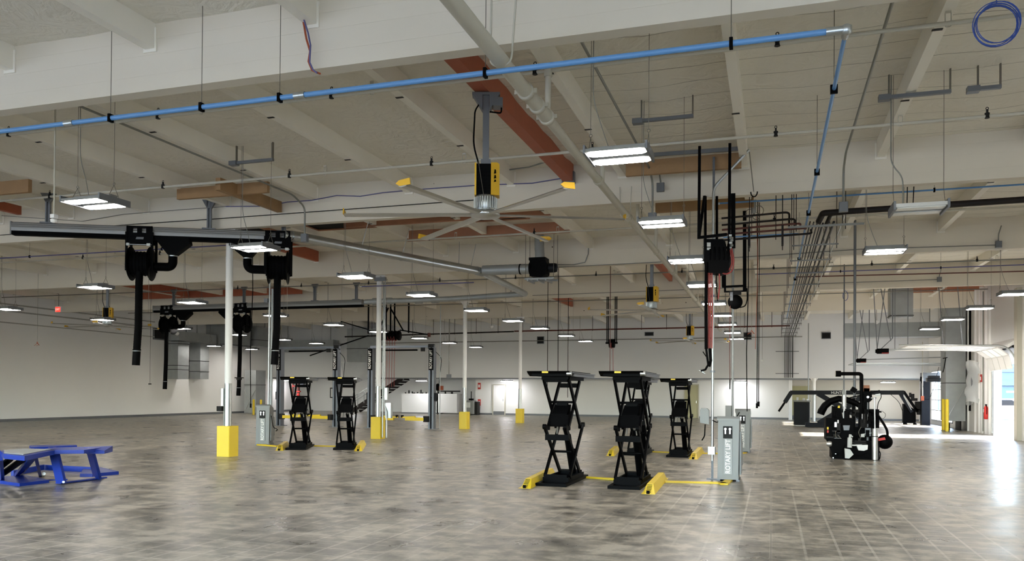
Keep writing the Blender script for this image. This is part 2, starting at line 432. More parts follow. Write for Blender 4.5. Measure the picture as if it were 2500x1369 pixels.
# deep girders that cross the hall and the purlins between them
for i, gy in enumerate(GY[1:]):
    gb = MB().box(XL, XR, gy-.1, gy+.1, ZG, ZC)
    for z in (ZG+.2, ZG+.46, ZG+.66): gb.box(XL, XR, gy-.103, gy-.1, z, z+.004)
    struct('ceiling_beam', gb, GIRDER, True)
for i in range(len(GY)):
    y0 = GY[i]+.1; y1 = GY[i+1]-.1 if i+1 < len(GY) else YU
    for x in PX:
        if i == 0 and x > -1: continue
        if i == 5 and x < -20 and i: pass
        pb = MB().box(x-.07, x+.07, y0, y1, 5.97, ZC+.02)
        # joist hangers at both ends and nail plates under the joint
        pb.box(x-.1, x+.1, y0, y0+.02, 5.93, 6.24).box(x-.1, x+.1, y1-.02, y1, 5.93, 6.24)
        struct('ceiling_beam', pb, M_purlin)
pl = MB()
for i in range(1, 5):
    for x in PX:
        for t in (.3, .62):
            yy = GY[i]+7.7*t+.3*math.sin(x*3); pl.box(x-.09, x+.03, yy, yy+.05, 5.96, 5.965)
struct('trim_4', pl, M_dark)

# bays with exposed timber: blocks, and red-primed beams
def beam(label, x0, x1, y0, y1, z0, z1, m, cat='beam', name='timber_beam'):
    return single(name, MB().box(x0, x1, y0, y1, z0, z1), m, label, cat)
rbm = thing('red_beam', 'long red-primed beam that carries the nearest big ceiling fan', 'beam', (-4.0, 8.7, 5.93))
part('beam_web', MB().box(-.1, .1, 0, 7.5, 0, .37), M_red_beam, rbm)
part('beam_end_plate', MB().box(-.13, .13, 7.42, 7.54, -.04, .2), M_greysteel, rbm)

# ------------------------------------------------------------------ ceiling fixtures
ZL = 4.25
def make_light():
    t = thing('ceiling_light', 'x', 'ceiling light', (0, 0, ZL))
    h = MB(); h.cbox((0, 0, .1), (.66, .14, .05))
    part('driver_housing', h, M_grey, t)
    for s in (-1, 1): part('end_bracket', MB().box(s*.345-.012, s*.345+.012, -.29, .29, .0, .09), M_greysteel, t)
    for s in (-1, 1):
        q = MB(); q.cbox((0, s*.17, .03), (.66, .235, .035))
        pn = part('light_panel', q, M_grey, t)
        d = MB(); x, y = .325, .105; c_ = .05
        poly = [(-x+c_, s*.17-y), (x-c_, s*.17-y), (x, s*.17-y+c_), (x, s*.17+y-c_), (x-c_, s*.17+y), (-x+c_, s*.17+y), (-x, s*.17+y-c_), (-x, s*.17-y+c_)]
        d.prism(poly, .009, .0125)
        part('diffuser', d, M_lamp, pn, 'lit white diffuser')
    for s in (-1, 1):
        wv = MB()
        wv.tube([(s*.33, -.12, .05), (s*.33, 0, .26)], .004, 5).tube([(s*.33, .12, .05), (s*.33, 0, .26)], .004, 5)
        wv.ring((s*.33, 0, .28), .018, .004, 'Y', 8, 5)
        wv.tube([(s*.33, 0, .29), (s*.33, 0, ZC-ZL-.06)], .0035, 5)
        part('suspension_wire', wv, M_wire, t)
    cd = MB().tube(path([(-.12, 0, .12), (-.2, .03, .35), (-.31, .02, .7), (-.3, 0, ZC-ZL-.06)], .15), .006, 6)
    part('power_cord', cd, M_conduit, t)
    return t
ROWS = {
 'P': (-1.65, [9.05, 12.85, 16.65, 20.55, 24.9, 28.75, 32.6, 37.0, 41.2], 'along the thick white pipe'),
 'F': (-9.3, [9.25, 13.05, 16.95, 20.7, 25.1, 29.1, 32.8, 37.4, 41.6], 'in the row between big fan and white columns'),
 'L': (-17.0, [9.3, 12.9, 16.95, 20.7, 25.1, 29.2, 33.1, 37.6, 41.6, 45.8], 'in the row over the two-post lifts'),
 'W': (-24.7, [20.9, 25.0, 29.4, 33.4, 37.2, 40.5], 'in the row by the side wall fan'),
 'D': (-32.6, [41.7, 45.5], 'in the row over the side wall ducts'),
 'R': (6.1, [16.6, 20.6, 24.4, 28.2, 32.1, 36.5], 'in the row leading to the open door'),
}
ORD = ['nearest', 'second', 'third', 'fourth', 'fifth', 'sixth', 'seventh', 'eighth', 'ninth', 'tenth']
L0 = make_light(); first = True
LOOK = {('P', 0): 'large-looking lit twin-panel ceiling light hanging just beyond the blue pipe', ('F', 0): 'lit twin-panel light hanging above the exhaust rail by the side wall',
        ('F', 1): 'lit twin-panel light hanging in front of the hose reel by the galvanized duct'}
for key, (x, ys_, where) in ROWS.items():
    for k, yy in enumerate(ys_):
        lab = LOOK.get((key, k)) or 'lit twin-panel light, %s %s' % (ORD[k], where)
        if first: L0.location = (x, yy, ZL); WORLD_OFF[L0.name] = Vector((x, yy, ZL)); L0['label'] = lab; L0['group'] = 'twin-panel ceiling lights'; first = False
        else: dup(L0, (x, yy, ZL), lab, group='twin-panel ceiling lights')
dup(L0, (2.0, 16.5, ZL), 'lit twin-panel light hanging alone beyond the unlit one over the black pipe', group='twin-panel ceiling lights')
# more of the same rows, nearer than the photo's frame: they light the floor in front
for x, yy, n in ((-9.3, 5.4, 'F'), (-17, 5.4, 'L'), (-1.65, 1.4, 'P'), (-9.3, 1.5, 'F'), (6.1, 9.0, 'R'), (6.1, 12.8, 'R'), (-24.7, 13, 'W'), (-24.7, 17, 'W')):
    dup(L0, (x, yy, ZL), 'lit twin-panel light outside the frame %s' % ROWS[n][2], group='twin-panel ceiling lights')
# the one that is switched off, seen from below with its two long reflectors
u = thing('unlit_ceiling_light', 'switched-off twin-panel light hanging beside the thick black pipe', 'ceiling light', (2.0, 12.85, ZL))
part('light_panel', MB().cbox((0, -.16, .03), (.66, .24, .05)), M_alu, u); part('light_panel', MB().cbox((0, .16, .03), (.66, .24, .05)), M_alu, u)
part('diffuser', MB().cbox((0, -.16, 0), (.62, .18, .02)), M_lampoff, u.children[0]); part('diffuser', MB().cbox((0, .16, 0), (.62, .18, .02)), M_lampoff, u.children[1])
part('end_bracket', MB().box(-.36, -.33, -.3, .3, -.03, .09), M_greysteel, u); part('end_bracket', MB().box(.33, .36, -.3, .3, -.03, .09), M_greysteel, u)
for s in (-1, 1): part('suspension_wire', MB().tube([(s*.33, -.12, .05), (s*.33, 0, .3), (s*.33, 0, 1.99)], .004, 5), M_wire, u)
part('power_cord', MB().tube(path([(-.2, 0, .05), (-.2, 0, .5), (-.36, 0, .7), (-.36, 0, 1.99)], .15), .01, 6), M_conduit, u)
# small lights under the mezzanine
small = None
for px, lab in ((696, 'small lit strip light under the mezzanine behind the first black lift'), (865, 'small lit strip light under the mezzanine near the stair'), (1029, 'small lit strip light above the white workbench'),
                (1237, 'small lit strip light above the white door'), (1808, 'small lit strip light under the mezzanine behind the grey power unit'), (2168, 'small lit strip light above the vehicle rack')):
    q = P(px, 927, Y=51.6); loc = (q.x, 51.6, 2.3)
    if small is None:
        small = thing('strip_light', lab, 'ceiling light', loc, group='strip lights under the mezzanine')
        part('housing', MB().cbox((0, 0, .04), (.8, .3, .06)), M_grey, small); part('diffuser', MB().cbox((0, 0, 0), (.72, .24, .03)), M_strip, small)
        part('hanging_rod', MB().box(-.3, -.29, 0, .01, .06, .2).box(.29, .3, 0, .01, .06, .2), M_wire, small)
    else: dup(small, loc, lab)

# strut channels the fixtures hang from, with the conduit that feeds them along each row
def strut(x, y, L, lab):
    t = thing('strut_channel', lab, 'ceiling bracket', (x, y, 5.9))
    part('channel', MB().box(0, L, -.03, .03, 0, .05), M_greysteel, t)
    part('junction_box', MB().cbox((-.05, 0, .02), (.16, .12, .08)), M_greysteel, t)
    part('hanger', MB().box(.0, .02, -.02, .02, .05, .35), M_wire, t); part('hanger', MB().box(L-.02, L, -.02, .02, .05, .35), M_wire, t)
for x, y, lab in ((-2.0, 12.85, 'grey strut channel on the ceiling above the second light of the white pipe row'),
                  (-9.75, 13.05, 'grey strut channel on the ceiling above the light in front of the hose reel'),
                  (1.6, 12.85, 'grey strut channel with a small box above the switched-off light'),
                  (2.75, 12.85, 'short grey strut channel beyond the last purlin near the switched-off light'),
                  (-9.75, 16.95, 'grey strut channel on the ceiling above the galvanized duct')):
    strut(x, y, .82 if x != 2.75 else .3, lab)
for x, y0, y1, lab in ((-10.1, 8.9, 16.0, 'grey conduit running along the ceiling to the box on the second girder'),
                       (-2.25, 8.8, 16.0, 'grey conduit running along the ceiling past the bright near light'),
                       (1.25, 5.0, 16.05, 'dark conduit running up the ceiling beside the blue pipe corner')):
    t = thing('ceiling_conduit', lab, 'conduit', (x, y0, 5.9))
    part('run', MB().tube(path([(0, 0, .02), (0, y1-y0-.5, .02), (0, y1-y0, -.15), (0, y1-y0, -.75)], .15), .02, 8), M_conduit, t)
    part('junction_box', MB().cbox((0, y1-y0, -.85), (.16, .1, .18), bev=.01), M_greysteel, t)
for px, py, yf, lab in ((1613, 458, 16.2, 'square grey junction box on the second girder near the bright light'), (2437, 597, 24.05, 'square grey junction box on the third girder near the side wall'), (2293, 682, 31.85, 'square grey junction box on the fourth girder')):
    q = P(px, py, Y=yf)
    t = thing('wall_junction_box', lab, 'junction box', (q.x, yf, q.z))
    part('box', MB().cbox((0, -.03, 0), (.15, .08, .17), bev=.01), M_greysteel, t)
    part('conduit', MB().tube(path([(0, -.02, .08), (0, -.02, 5.9-q.z-.1), (0, -.3, 5.98-q.z)], .1), .016, 8), M_conduit, t)

# ------------------------------------------------------------------ big ceiling fans
def make_fan():
    t = thing('ceiling_fan', 'x', 'ceiling fan', (0, 0, 4.15), YAW)
    # z=0 is the blade plane
    part('mounting_bracket', MB().box(-.2, .2, -.08, .08, 1.72, 1.76).slab([(-.2, -.08, 1.74), (-.05, -.08, 1.74), (-.05, -.08, 1.5)], (0, .16, 0)).slab([(.2, -.08, 1.74), (.05, -.08, 1.74), (.05, -.08, 1.5)], (0, .16, 0)).box(.1, .24, -.09, .1, 1.56, 1.68), M_greysteel, t)
    part('drop_pole', MB().box(-.045, .045, -.045, .045, .72, 1.74).box(-.07, .07, -.05, .05, .68, .8), M_greysteel, t)
    mh = MB().box(-.13, .08, -.1, .1, .27, .72)
    for k in range(9): mh.box(-.12, .07, -.104, -.1, .3+.045*k, .315+.045*k)
    part('motor_housing', mh, M_black, t, 'black finned front')
    sp = MB().slab([(-.155, -.11, .27), (-.13, -.12, .27), (-.13, -.12, .73), (-.155, -.11, .73)], (0, .22, 0)).slab([(.08, -.13, .27), (.2, -.08, .27), (.2, -.08, .72), (.17, -.09, .74), (.08, -.13, .73)], (0, .2, 0))
    sh = part('side_cover', sp, M_fanyellow, t, 'yellow side covers')
    lg = MB(); 
    for z, s_ in ((.5, 1), (.57, 1.2), (.45, .7)): lg.slab([(.125, -.118, z), (.155, -.105, z+.01), (.15, -.107, z+.05*s_), (.135, -.114, z+.055*s_)], (-.002, -.006, 0))
    part('logo', lg, M_black, sh)
    gb = MB().lathe((0, 0, 0), [(.14, .06), (.155, .08), (.155, .24), (.14, .27)], 28)
    for k in range(28):
        a = 2*math.pi*k/28; x, y = .165*math.cos(a), .165*math.sin(a); gb.bar((x, y, .08), (x, y, .24), .012, .02)
    part('gearbox', gb, M_galv, t)
    part('hub', MB().lathe((0, 0, 0), [(.12, .06), (.2, .03), (.225, .0), (.21, -.025), (.1, -.04), (.06, -.055), (.03, -.055)], 32), M_alu, t)
    part('safety_cable', MB().tube([(-.1, -.12, .74), (-.02, -.17, .24)], .004, 5), M_wire, t)
    part('motor_cable', MB().tube(path([(-.1, -.03, 1.6), (-.16, -.05, 1.5), (-.18, -.05, 1.0), (-.1, -.03, .73)], .2), .012, 6).tube(path([(.22, 0, 1.56), (.22, 0, 1.48), (.05, 0, 1.5)], .06), .012, 6), M_rubber, t)
    for k in range(6):
        a = math.radians(60*k+2)
        ca, sa = math.cos(a), math.sin(a)
        def W(x, y, z): return (x*ca-y*sa, x*sa+y*ca, z)
        # aerofoil section swept along the blade
        sec = [(-.07, -.012), (-.03, -.02), (.03, -.012), (.075, .008), (.06, .014), (.0, .012), (-.05, .006)]
        b = MB(); vs = [W(.2, y, z) for y, z in sec] + [W(2.02, y, z-.03) for y, z in sec]; n = len(sec)
        b.add(vs, [list(range(n))[::-1], list(range(n, 2*n))] + [(i, (i+1) % n, n+(i+1) % n, n+i) for i in range(n)])
        bl = part('blade', b, M_alu, t)
        wg = MB().slab([W(2.02, -.11, -.0), W(2.02, -.06, .035), W(2.02, .1, .05), W(2.02, .11, -.03), W(2.02, -.05, -.035)], Vector(W(.012, 0, 0)))
        part('winglet', wg, M_fanyellow, bl, 'yellow blade tip')
    return t
q = P(1185, 525, Z=4.15)
fan = make_fan(); fan.location = (q.x, q.y, 4.15)
fan['label'] = 'big six-bladed fan with yellow tips hanging from the long red beam'; fan['group'] = 'big ceiling fans'
for (px, py), lab in (((1577, 748), 'small-looking six-bladed fan in the middle distance over the four black lifts'), ((1684, 832), 'farthest six-bladed fan, hanging before the grey wall'), ((262, 795), 'six-bladed fan with yellow tips near the long white side wall')):
    q = P(px, py, Z=4.15)
    if abs(q.y-24.4) < .8: q.y = 25.2
    f2 = dup(fan, (q.x, q.y, 4.15), lab, group='big ceiling fans'); f2.rotation_euler = (0, 0, -.08 if q.x > -10 else .5)
    for ch in f2.children:
        if ch.name.startswith('blade'): ch.rotation_euler = (0, 0, .55)
# short red beams that carry the far fans, and other bays' timber
for (px, py, Y_, l, lab) in ((1430, 950, 0, 0, ''),): pass
def xbeam(x0, x1, y, z0, z1, m, lab, wdt=.09): return single('timber_beam', MB().box(x0, x1, y-wdt/2, y+wdt/2, z0, z1), m, lab, 'beam')
def ybeam(x, y0, y1, z0, z1, m, lab, wdt=.12): return single('timber_beam', MB().box(x-wdt/2, x+wdt/2, y0, y1, z0, z1), m, lab, 'beam')
ybeam(-3.75, 24.4, 31.8, 5.93, 6.28, M_red_beam, 'red-primed beam holding the fan in the middle distance')
ybeam(-26.1, 24.4, 31.8, 5.93, 6.28, M_red_beam, 'red-primed beam holding the fan near the long side wall')
ybeam(-9.6, 32.2, 39.7, 5.9, 6.28, M_red_beam, 'red-primed beam in the far bay beyond the second duct')
qr = P(48, 515, Y=15.6)
ybeam(qr.x, 8.8, 15.6, qr.z-.1, qr.z+.2, M_red_beam, 'red-primed beam end by the start of the exhaust rail')
ybeam(-14.6, 17.5, 23.9, 5.93, 6.28, M_red_beam, 'red-primed beam above the elbow of the first hose reel')
ybeam(-10.9, 14.0, 16.2, 5.72, 5.97, M_wood, 'raw timber beam holding the duct end of the exhaust rail')
xbeam(-12.4, -10.1, 14.6, 5.75, 5.98, M_wood, 'raw timber block between purlins above the second rail hanger')
xbeam(-18.5, -14.8, 13.0, 5.7, 5.97, M_wood, 'raw timber block above the first rail hanger')
xbeam(-2.7, -.55, 15.55, 5.78, 6.06, M_wood, 'raw timber beam the red-hose rack hangs from')
xbeam(-10.9, -5.2, 19.2, 5.95, 6.2, M_redwood, 'brown timber header behind the big fan hub')
xbeam(-10.0, -5.2, 21.2, 5.9, 6.2, M_redwood, 'second brown timber header, farther behind the big fan hub')
xbeam(-2.6, -.4, 19.0, 5.8, 6.1, M_wood, 'raw timber beam behind the red-hose rack bars')
xbeam(-29.0, -20.0, 31.5, 5.9, 6.25, M_red_beam, 'orange-brown timber above the second exhaust rail')
for k, (x, y) in enumerate(((-11.4, 19.6), (-8.3, 17.9), (-7.0, 19.7), (-12.6, 17.0), (-14.6, 19.9))):
    names = ['dark roof hatch opening above the galvanized duct', 'dark roof hatch opening behind the big fan', 'dark roof hatch opening below the fan hub', 'dark roof hatch opening beside the rail end', 'dark roof hatch opening above the first hose reel']
    t = thing('roof_hatch', names[k], 'roof opening', (x, y, 6.16), group='dark roof openings')
    part('frame', MB().box(-.95, .95, -.62, -.55, -.03, .06).box(-.95, .95, .55, .62, -.03, .06).box(-.95, -.88, -.55, .55, -.03, .06).box(.88, .95, -.55, .55, -.03, .06), M_redwood, t)
    part('opening', MB().box(-.88, .88, -.55, .55, 0, .03), M_black, t)
# opened deck near the roll-up door
t = thing('open_roof_deck', 'patch of bare reddish roof timber where a duct goes up', 'roof opening', (6.9, 36.3, 6.1))
part('deck', MB().box(-1.4, 1.3, -2.6, 2.6, .05, .12), M_redwood, t)
for k in range(7): part('joist', MB().box(-1.4, 1.3, -2.5+.82*k, -2.42+.82*k, -.08, .05), M_redwood, t)

# ------------------------------------------------------------------ sprinkler pipes
mp_ = thing('sprinkler_main', 'thick white sprinkler main running away under all the girders', 'pipe', (-2.82, 6.0, 5.2))
yb = P(1335, 287, X=-2.82).y - 6.0
part('pipe', MB().tube([(0, -3, 0), (0, yb, 0)], .085, 16), M_pipe, mp_)
part('pipe', MB().tube([(0, yb, 0), (0, 42, 0)], .067, 16), M_pipe, mp_)
for dy in (-.95, -.45, .0): part('coupling', MB().lathe((0, yb+dy, 0), [(.086, -.045), (.104, -.04), (.104, .04), (.086, .045)], 16, 'Y').cbox((.11, yb+dy, 0), (.06, .03, .05)).cbox((-.11, yb+dy, 0), (.06, .03, .05)), M_pipe, mp_)
for yy in (13.5, 16.6, 20.8, 24.5, 28.4, 32.3, 36.2): part('coupling', MB().lathe((0, yy-6, 0), [(.075, -.05), (.085, -.03), (.085, .03), (.075, .05)], 14, 'Y'), M_pipe, mp_)
SY = [10.25, 13.85, 17.75, 20.7, 25.3, 28.7, 32.9, 36.5, 41.0]
for yy in SY[:7]:
    part('riser', MB().tube([(.0, yy-6, .05), (0.0, yy-6, .6)], .04, 10).tube([(-.0, yy-6, .55), (0, yy-6, .64)], .055, 10), M_pipe, mp_)
hx = (8.3-6.0)
part('hanger', MB().tube(path([(-.11, hx, .75), (-.12, hx, -.06), (.12, hx, -.06), (.18, hx, .8)], .12), .012, 6), M_pipe, mp_)
for yy in (16.2, 24.05, 31.85): part('hanger', MB().tube(path([(-.12, yy-6, .55), (-.09, yy-6, -.08), (.09, yy-6, -.08), (.12, yy-6, .55)], .08), .01, 6), M_pipe, mp_)
SN = ['first cream branch pipe, crossing just beyond the nearest girder', 'second cream branch pipe, crossing above the big fan motor', 'third branch pipe, crossing just beyond the second girder', 'fourth branch pipe, crossing below the fan hub level',
      'fifth branch pipe, just beyond the third girder', 'sixth branch pipe, above the farther exhaust rail', 'seventh branch pipe, just beyond the fourth girder', 'eighth branch pipe in the bright far bay', 'ninth branch pipe near the grey back wall']
for k, yy in enumerate(SY):
    t = thing('sprinkler_branch_pipe', SN[k], 'pipe', (0, yy, 5.83), group='sprinkler branch pipes')
    r = .026 if k < 4 else .022
    part('pipe', MB().tube([(XL+.3, 0, 0), (XR-.2, 0, 0)], r, 10), M_pipe if k < 4 else M_conduit, t)
    for x in [-21.3+3.05*j for j in range(10)]:
        if k > 5: break
        hd = MB().cyl((x, 0, -.03), (x, 0, .05), .036, 8).box(x-.014, x+.014, -.014, .014, .05, .1).ring((x, 0, .12), .018, .006, 'Y', 8, 4)
        part('sprinkler_head', hd, M_pipe if False else M_dark, t)
    for x in (-20, -14.4, -8.3, -5.4, 1.9, 6.7): part('hanger', MB().tube(path([(x-.03, 0, .12), (x-.03, 0, -.04), (x+.03, 0, -.04), (x+.03, 0, .12)], .02), .006, 5).box(x-.03, x+.03, -.01, .01, .12, .15), M_pipe, t)

# ------------------------------------------------------------------ blue compressed-air pipes
b1 = thing('blue_air_pipe', 'bright blue air pipe crossing below the nearest girder and turning at a corner', 'pipe', (.66, 8.2, 5.04))
part('pipe', MB().tube([(-13, 0, 0), (-.06, 0, 0)], .03, 12), M_bluepipe, b1)
part('pipe', MB().tube([(0, .06, .01), (0, 31.5, .05)], .022, 12), M_bluepipe, b1)
part('elbow', MB().cyl((-.18, 0, 0), (-.02, 0, 0), .04, 12).lathe((0, 0, 0), [(.02, -.05), (.05, -.03), (.05, .03), (.02, .05)], 12).cyl((0, .02, 0), (0, .16, 0), .036, 12), M_galv, b1)
for x in (-9.95+.6, -5.26-.66): part('coupling', MB().cyl((x-.07, 0, 0), (x+.07, 0, 0), .04, 12), M_galv, b1)
for px in (270, 492, 683, 1185, 1785):
    x = P(px, 1, Y=8.2).x; x = P(px, {270: 297, 492: 270, 683: 242, 1185: 176, 1785: 100}[px], Y=8.2).x-.66
    c_ = part('clamp', MB().cbox((x, 0, 0), (.035, .075, .1)), M_rubber, b1)
    part('hanger_rod', MB().tube([(x, 0, .05), (x, 0, ZC-5.04)], .0045, 5), M_wire, c_)
for yy in (1.6, 5.2, 8.2, 13.8, 17.5): 
    c_ = part('clamp', MB().cbox((0, yy, .01), (.08, .035, .1)), M_rubber, b1)
    part('hanger_rod', MB().tube([(0, yy, .05), (0, yy, ZC-5.04)], .0045, 5), M_wire, c_)
def bline(y, z, x0, x1, lab, m=M_bluepipe, r=.017, clamps=()):
    t = thing('blue_air_pipe', lab, 'pipe', (x0, y, z))
    part('pipe', MB().tube([(0, 0, 0), (x1-x0, 0, 0)], r, 10), m, t)
    part('end_fitting', MB().cyl((-.03, 0, 0), (.05, 0, 0), r*1.7, 10), M_galv, t)
    for x in clamps:
        c_ = part('clamp', MB().cbox((x-x0, 0, 0), (.03, .05, .08)), M_rubber, t); part('hanger_rod', MB().tube([(x-x0, 0, .04), (x-x0, 0, 6.25-z)], .004, 5), M_wire, c_)
bline(17.45, 5.58, -1.1, XR-.1, 'thin blue air pipe crossing beyond the second girder to the side wall', clamps=(3.0, 5.5))
bline(28.0, 5.55, -.5, XR-.1, 'thin blue-grey air pipe crossing the bay before the fourth girder', clamps=(2.1, 5.0), m=M_violet)
bline(18.9, 5.6, -26.0, -12.2, 'thin blue-violet air pipe crossing behind the first hose reel', m=M_violet, clamps=(-21.5, -16.6))
bline(20.6, 5.45, -1.2, .6, 'short pale blue pipe running from the red-hose rack to the pipe corner')
bline(24.0, 5.05, -13.0, -9.0, 'thin grey-blue line on the third girder by the duct', m=M_violet)

# cables along girder faces
def cable(name, pts, r, m, lab, cat='cable'): return single(name, MB().tube(pts, r, 6), m, lab, cat)
def gc(pixels, y): return [P(a, b, Y=y) for a, b in pixels]
cable('data_cable', gc([(552, 504), (650, 503), (702, 493), (760, 489), (822, 477), (880, 479), (935, 470), (1040, 461), (1165, 452), (1300, 447), (1378, 434)], 16.2), .011, M_violet, 'violet twin cable drooping along the second girder to the red beam end')
cable('data_cable', gc([(0, 526), (200, 540), (300, 523), (450, 511), (552, 504)], 16.2), .008, M_conduit, 'thin grey cable along the second girder near the side wall')
cable('girder_conduit', gc([(0, 574), (328, 547), (500, 536), (940, 504), (1214, 484)], 16.2), .01, M_dark, 'thin dark line along the lower second girder', 'conduit')
cable('girder_conduit', gc([(1214, 418), (1290, 408), (1330, 396), (1360, 394)], 15.9), .014, M_conduit, 'bent grey conduit ending at the long red beam', 'conduit')
cable('girder_conduit', gc([(1345, 646), (1400, 646), (1428, 640), (1436, 620), (1437, 592)], 24.05), .015, M_conduit, 'grey conduit bending up the third girder by the blower', 'conduit')
cable('girder_conduit', gc([(1345, 653), (1600, 640), (1900, 622), (2100, 608), (2430, 598)], 24.05), .014, M_conduit, 'long straight grey conduit along the third girder', 'conduit')
cable('girder_conduit', gc([(1300, 721), (1700, 706), (2000, 692), (2290, 682)], 31.85), .014, M_conduit, 'long straight grey conduit along the fourth girder', 'conduit')
cable('girder_pipe', [P(1940, 676, Y=28.5), P(2500, 662, Y=28.5)], .02, M_redpipe, 'thin dark red pipe crossing the bay before the fourth girder', 'pipe')
for x0_, x1_, za, zb, ya, m_, lab_ in ((-14, .9, 5.05, 5.1, 44.0, M_redpipe, 'dark red pipe crossing the far bay before the grey wall'), (-25, -14.1, 4.9, 5.05, 44.2, M_darkpipe, 'dark pipe crossing the far bay behind the two-post lifts')):
    t = thing('fire_main_pipe', lab_, 'pipe', (x0_, ya, za))
    part('pipe', MB().tube([(0, 0, 0), (x1_-x0_, 0, zb-za)], .04, 8), m_, t)
    for k in range(int((x1_-x0_)/1.35)):
        xx = .5+1.35*k; zz = (zb-za)*xx/(x1_-x0_)
        part('hanger_rod', MB().tube([(xx, 0, zz-.05), (xx, 0, ZC-za-.03)], .014, 5).tube([(xx-.05, 0, zz), (xx, 0, zz-.06), (xx+.05, 0, zz)], .012, 5), M_darkpipe, t)
cable('back_wall_conduit', [(-33.5, 50.3, 4.85), (1.7, 50.3, 4.95)], .03, M_conduit, 'long grey conduit high along the grey back wall', 'conduit')
cable('orange_cable_bundle', gc([(738, 40), (742, 60), (748, 95), (757, 125), (753, 150), (762, 172), (782, 180)], 8.35), .012, M_orange, 'orange cable hanging down the face of the nearest girder')
cable('dark_cable_bundle', gc([(740, 42), (752, 80), (758, 110), (757, 130), (756, 152), (764, 170), (774, 178)], 8.3), .01, M_violet, 'purple cable hanging beside the orange one on the nearest girder')
cable('ceiling_conduit', [(-13, 6.9, 6.1), (-8.0, 5.6, 6.1)], .05, M_conduit, 'thick grey pipe under the insulation before the nearest girder', 'pipe')
# coil of blue cable
q = P(2433, 60, Y=8.9)
t = thing('blue_cable_coil', 'coil of thin blue cable hanging from the ceiling in the upper corner', 'cable', q)
for k in range(7):
    part('loop', MB().ring((random.uniform(-.012, .012), random.uniform(-.04, .04), random.uniform(-.012, .012)), .2+random.uniform(-.02, .012), .0045, 'Y', 28, 5, sz=1.06), M_bluecable, t)
part('tail', MB().tube(path([(.0, 0, .2), (0, 0, .26), (-.04, 0, .33), (-.03, 0, .9)], .05), .005, 5), M_bluecable, t)
q = P(2064, 722, Y=36); t = thing('blue_cable_coil', 'tiny coil of blue cable by the perforated pole in the far bay', 'cable', q)
part('loop', MB().ring((0, 0, 0), .16, .012, 'Y', 16, 5, sx=.6, sz=1.2), M_bluecable, t); part('tail', MB().tube([(0, 0, .19), (0, 0, ZC-q.z-.03)], .006, 5), M_bluecable, t)

# ------------------------------------------------------------------ steel columns with yellow guards
def column(x, y, lab, guard=True, gz=1.75, r=.085, top=ZG, gh=.73):
    t = thing('steel_column', lab, 'column', (x, y, 0))
    t['kind'] = 'thing'
    part('upper_shaft', MB().cyl((0, 0, gz), (0, 0, top), r, 20), M_white, t)
    part('lower_shaft', MB().cyl((0, 0, .02), (0, 0, gz), r, 20), M_galv, t, 'bare galvanized lower part')
    part('cap_plate', MB().slab([(-.22, -.09, top), (-.22, .09, top), (.22, .09, top), (.22, -.09, top)], (0, 0, -.015)).slab([(-.22, 0, top), (-r, 0, top-.2), (-r, 0, top)], (0, .012, 0)).slab([(.22, 0, top), (r, 0, top-.2), (r, 0, top)], (0, .012, 0)), M_white, t)
    if guard: part('guard', MB().cbox((0, 0, gh/2), (.36, .36, gh), bev=.012), M_yellow, t, 'yellow box guard')
    else: part('base_plate', MB().cbox((0, 0, .01), (.3, .3, .02)), M_greysteel, t)
    return t
cA = column(-12.45, 16.45, 'white steel column with yellow base guard nearest the camera')
part('switch_plate', MB().cbox((-.1, -.02, 1.42), (.06, .14, .42)), M_galv, cA)
part('card_reader', MB().slab([(-.25, -.1, 1.08), (-.1, -.12, 1.08), (-.1, -.12, 1.2), (-.25, -.1, 1.2)], (0, .1, 0)), M_dark, cA)
part('conduit', MB().tube([(-.1, -.02, .3), (-.1, -.02, 1.2)], .012, 6), M_conduit, cA)
cB = column(-12.5, 24.35, 'white column with yellow guard and conduits, second from the camera')
part('conduit', MB().tube([(.22, -.1, .05), (.22, -.1, 5.1), (.1, -.1, 5.4)], .022, 8).tube([(.42, -.2, .05), (.42, -.2, .9), (.3, -.15, 1.2), (.3, -.15, 5.3)], .022, 8), M_galv, cB)
part('junction_box', MB().cbox((.45, -.1, .95), (.2, .14, .5)).cbox((.35, -.1, 1.5), (.12, .12, .4)), M_galv, cB)
part('junction_box', MB().cbox((.12, -.15, 5.3), (.4, .1, .12)), M_greysteel, cB)
column(-12.45, 32.2, 'white column with yellow guard, third from the camera')
column(-12.3, 39.7, 'white column with yellow guard, farthest of the line of four')
q = P(1356, 1012, Z=0); column(q.x, q.y, 'thin far column behind the nearest pair of black lifts', gz=1.9, top=2.5, r=.07, gh=.5)
q = P(1987, 1029, Z=0); column(q.x, min(q.y, 50.0), 'white and galvanized column beside the khaki door', False, 1.6, top=2.5)
column(-21.9, 50.2, 'dull grey column standing before the white workbench', False, 1.55, top=2.5, r=.1)
column(-12.45, 8.5, 'white column nearer than the frame edge, under the nearest girder') if False else None

# ------------------------------------------------------------------ ribbed duct helper
def ribbed(mb, pts, r, step=.12, n=14):
    out = []; rs = []
    pts = [Vector(p) for p in pts]
    for a, b in zip(pts[:-1], pts[1:]):
        L = (b-a).length; k = max(2, int(L/step))
        for i in range(k):
            out += [a.lerp(b, i/k), a.lerp(b, (i+.12)/k)]; rs += [r*1.03, r]
    out.append(pts[-1]); rs.append(r)
    return mb.tube(out, r, n, rs)

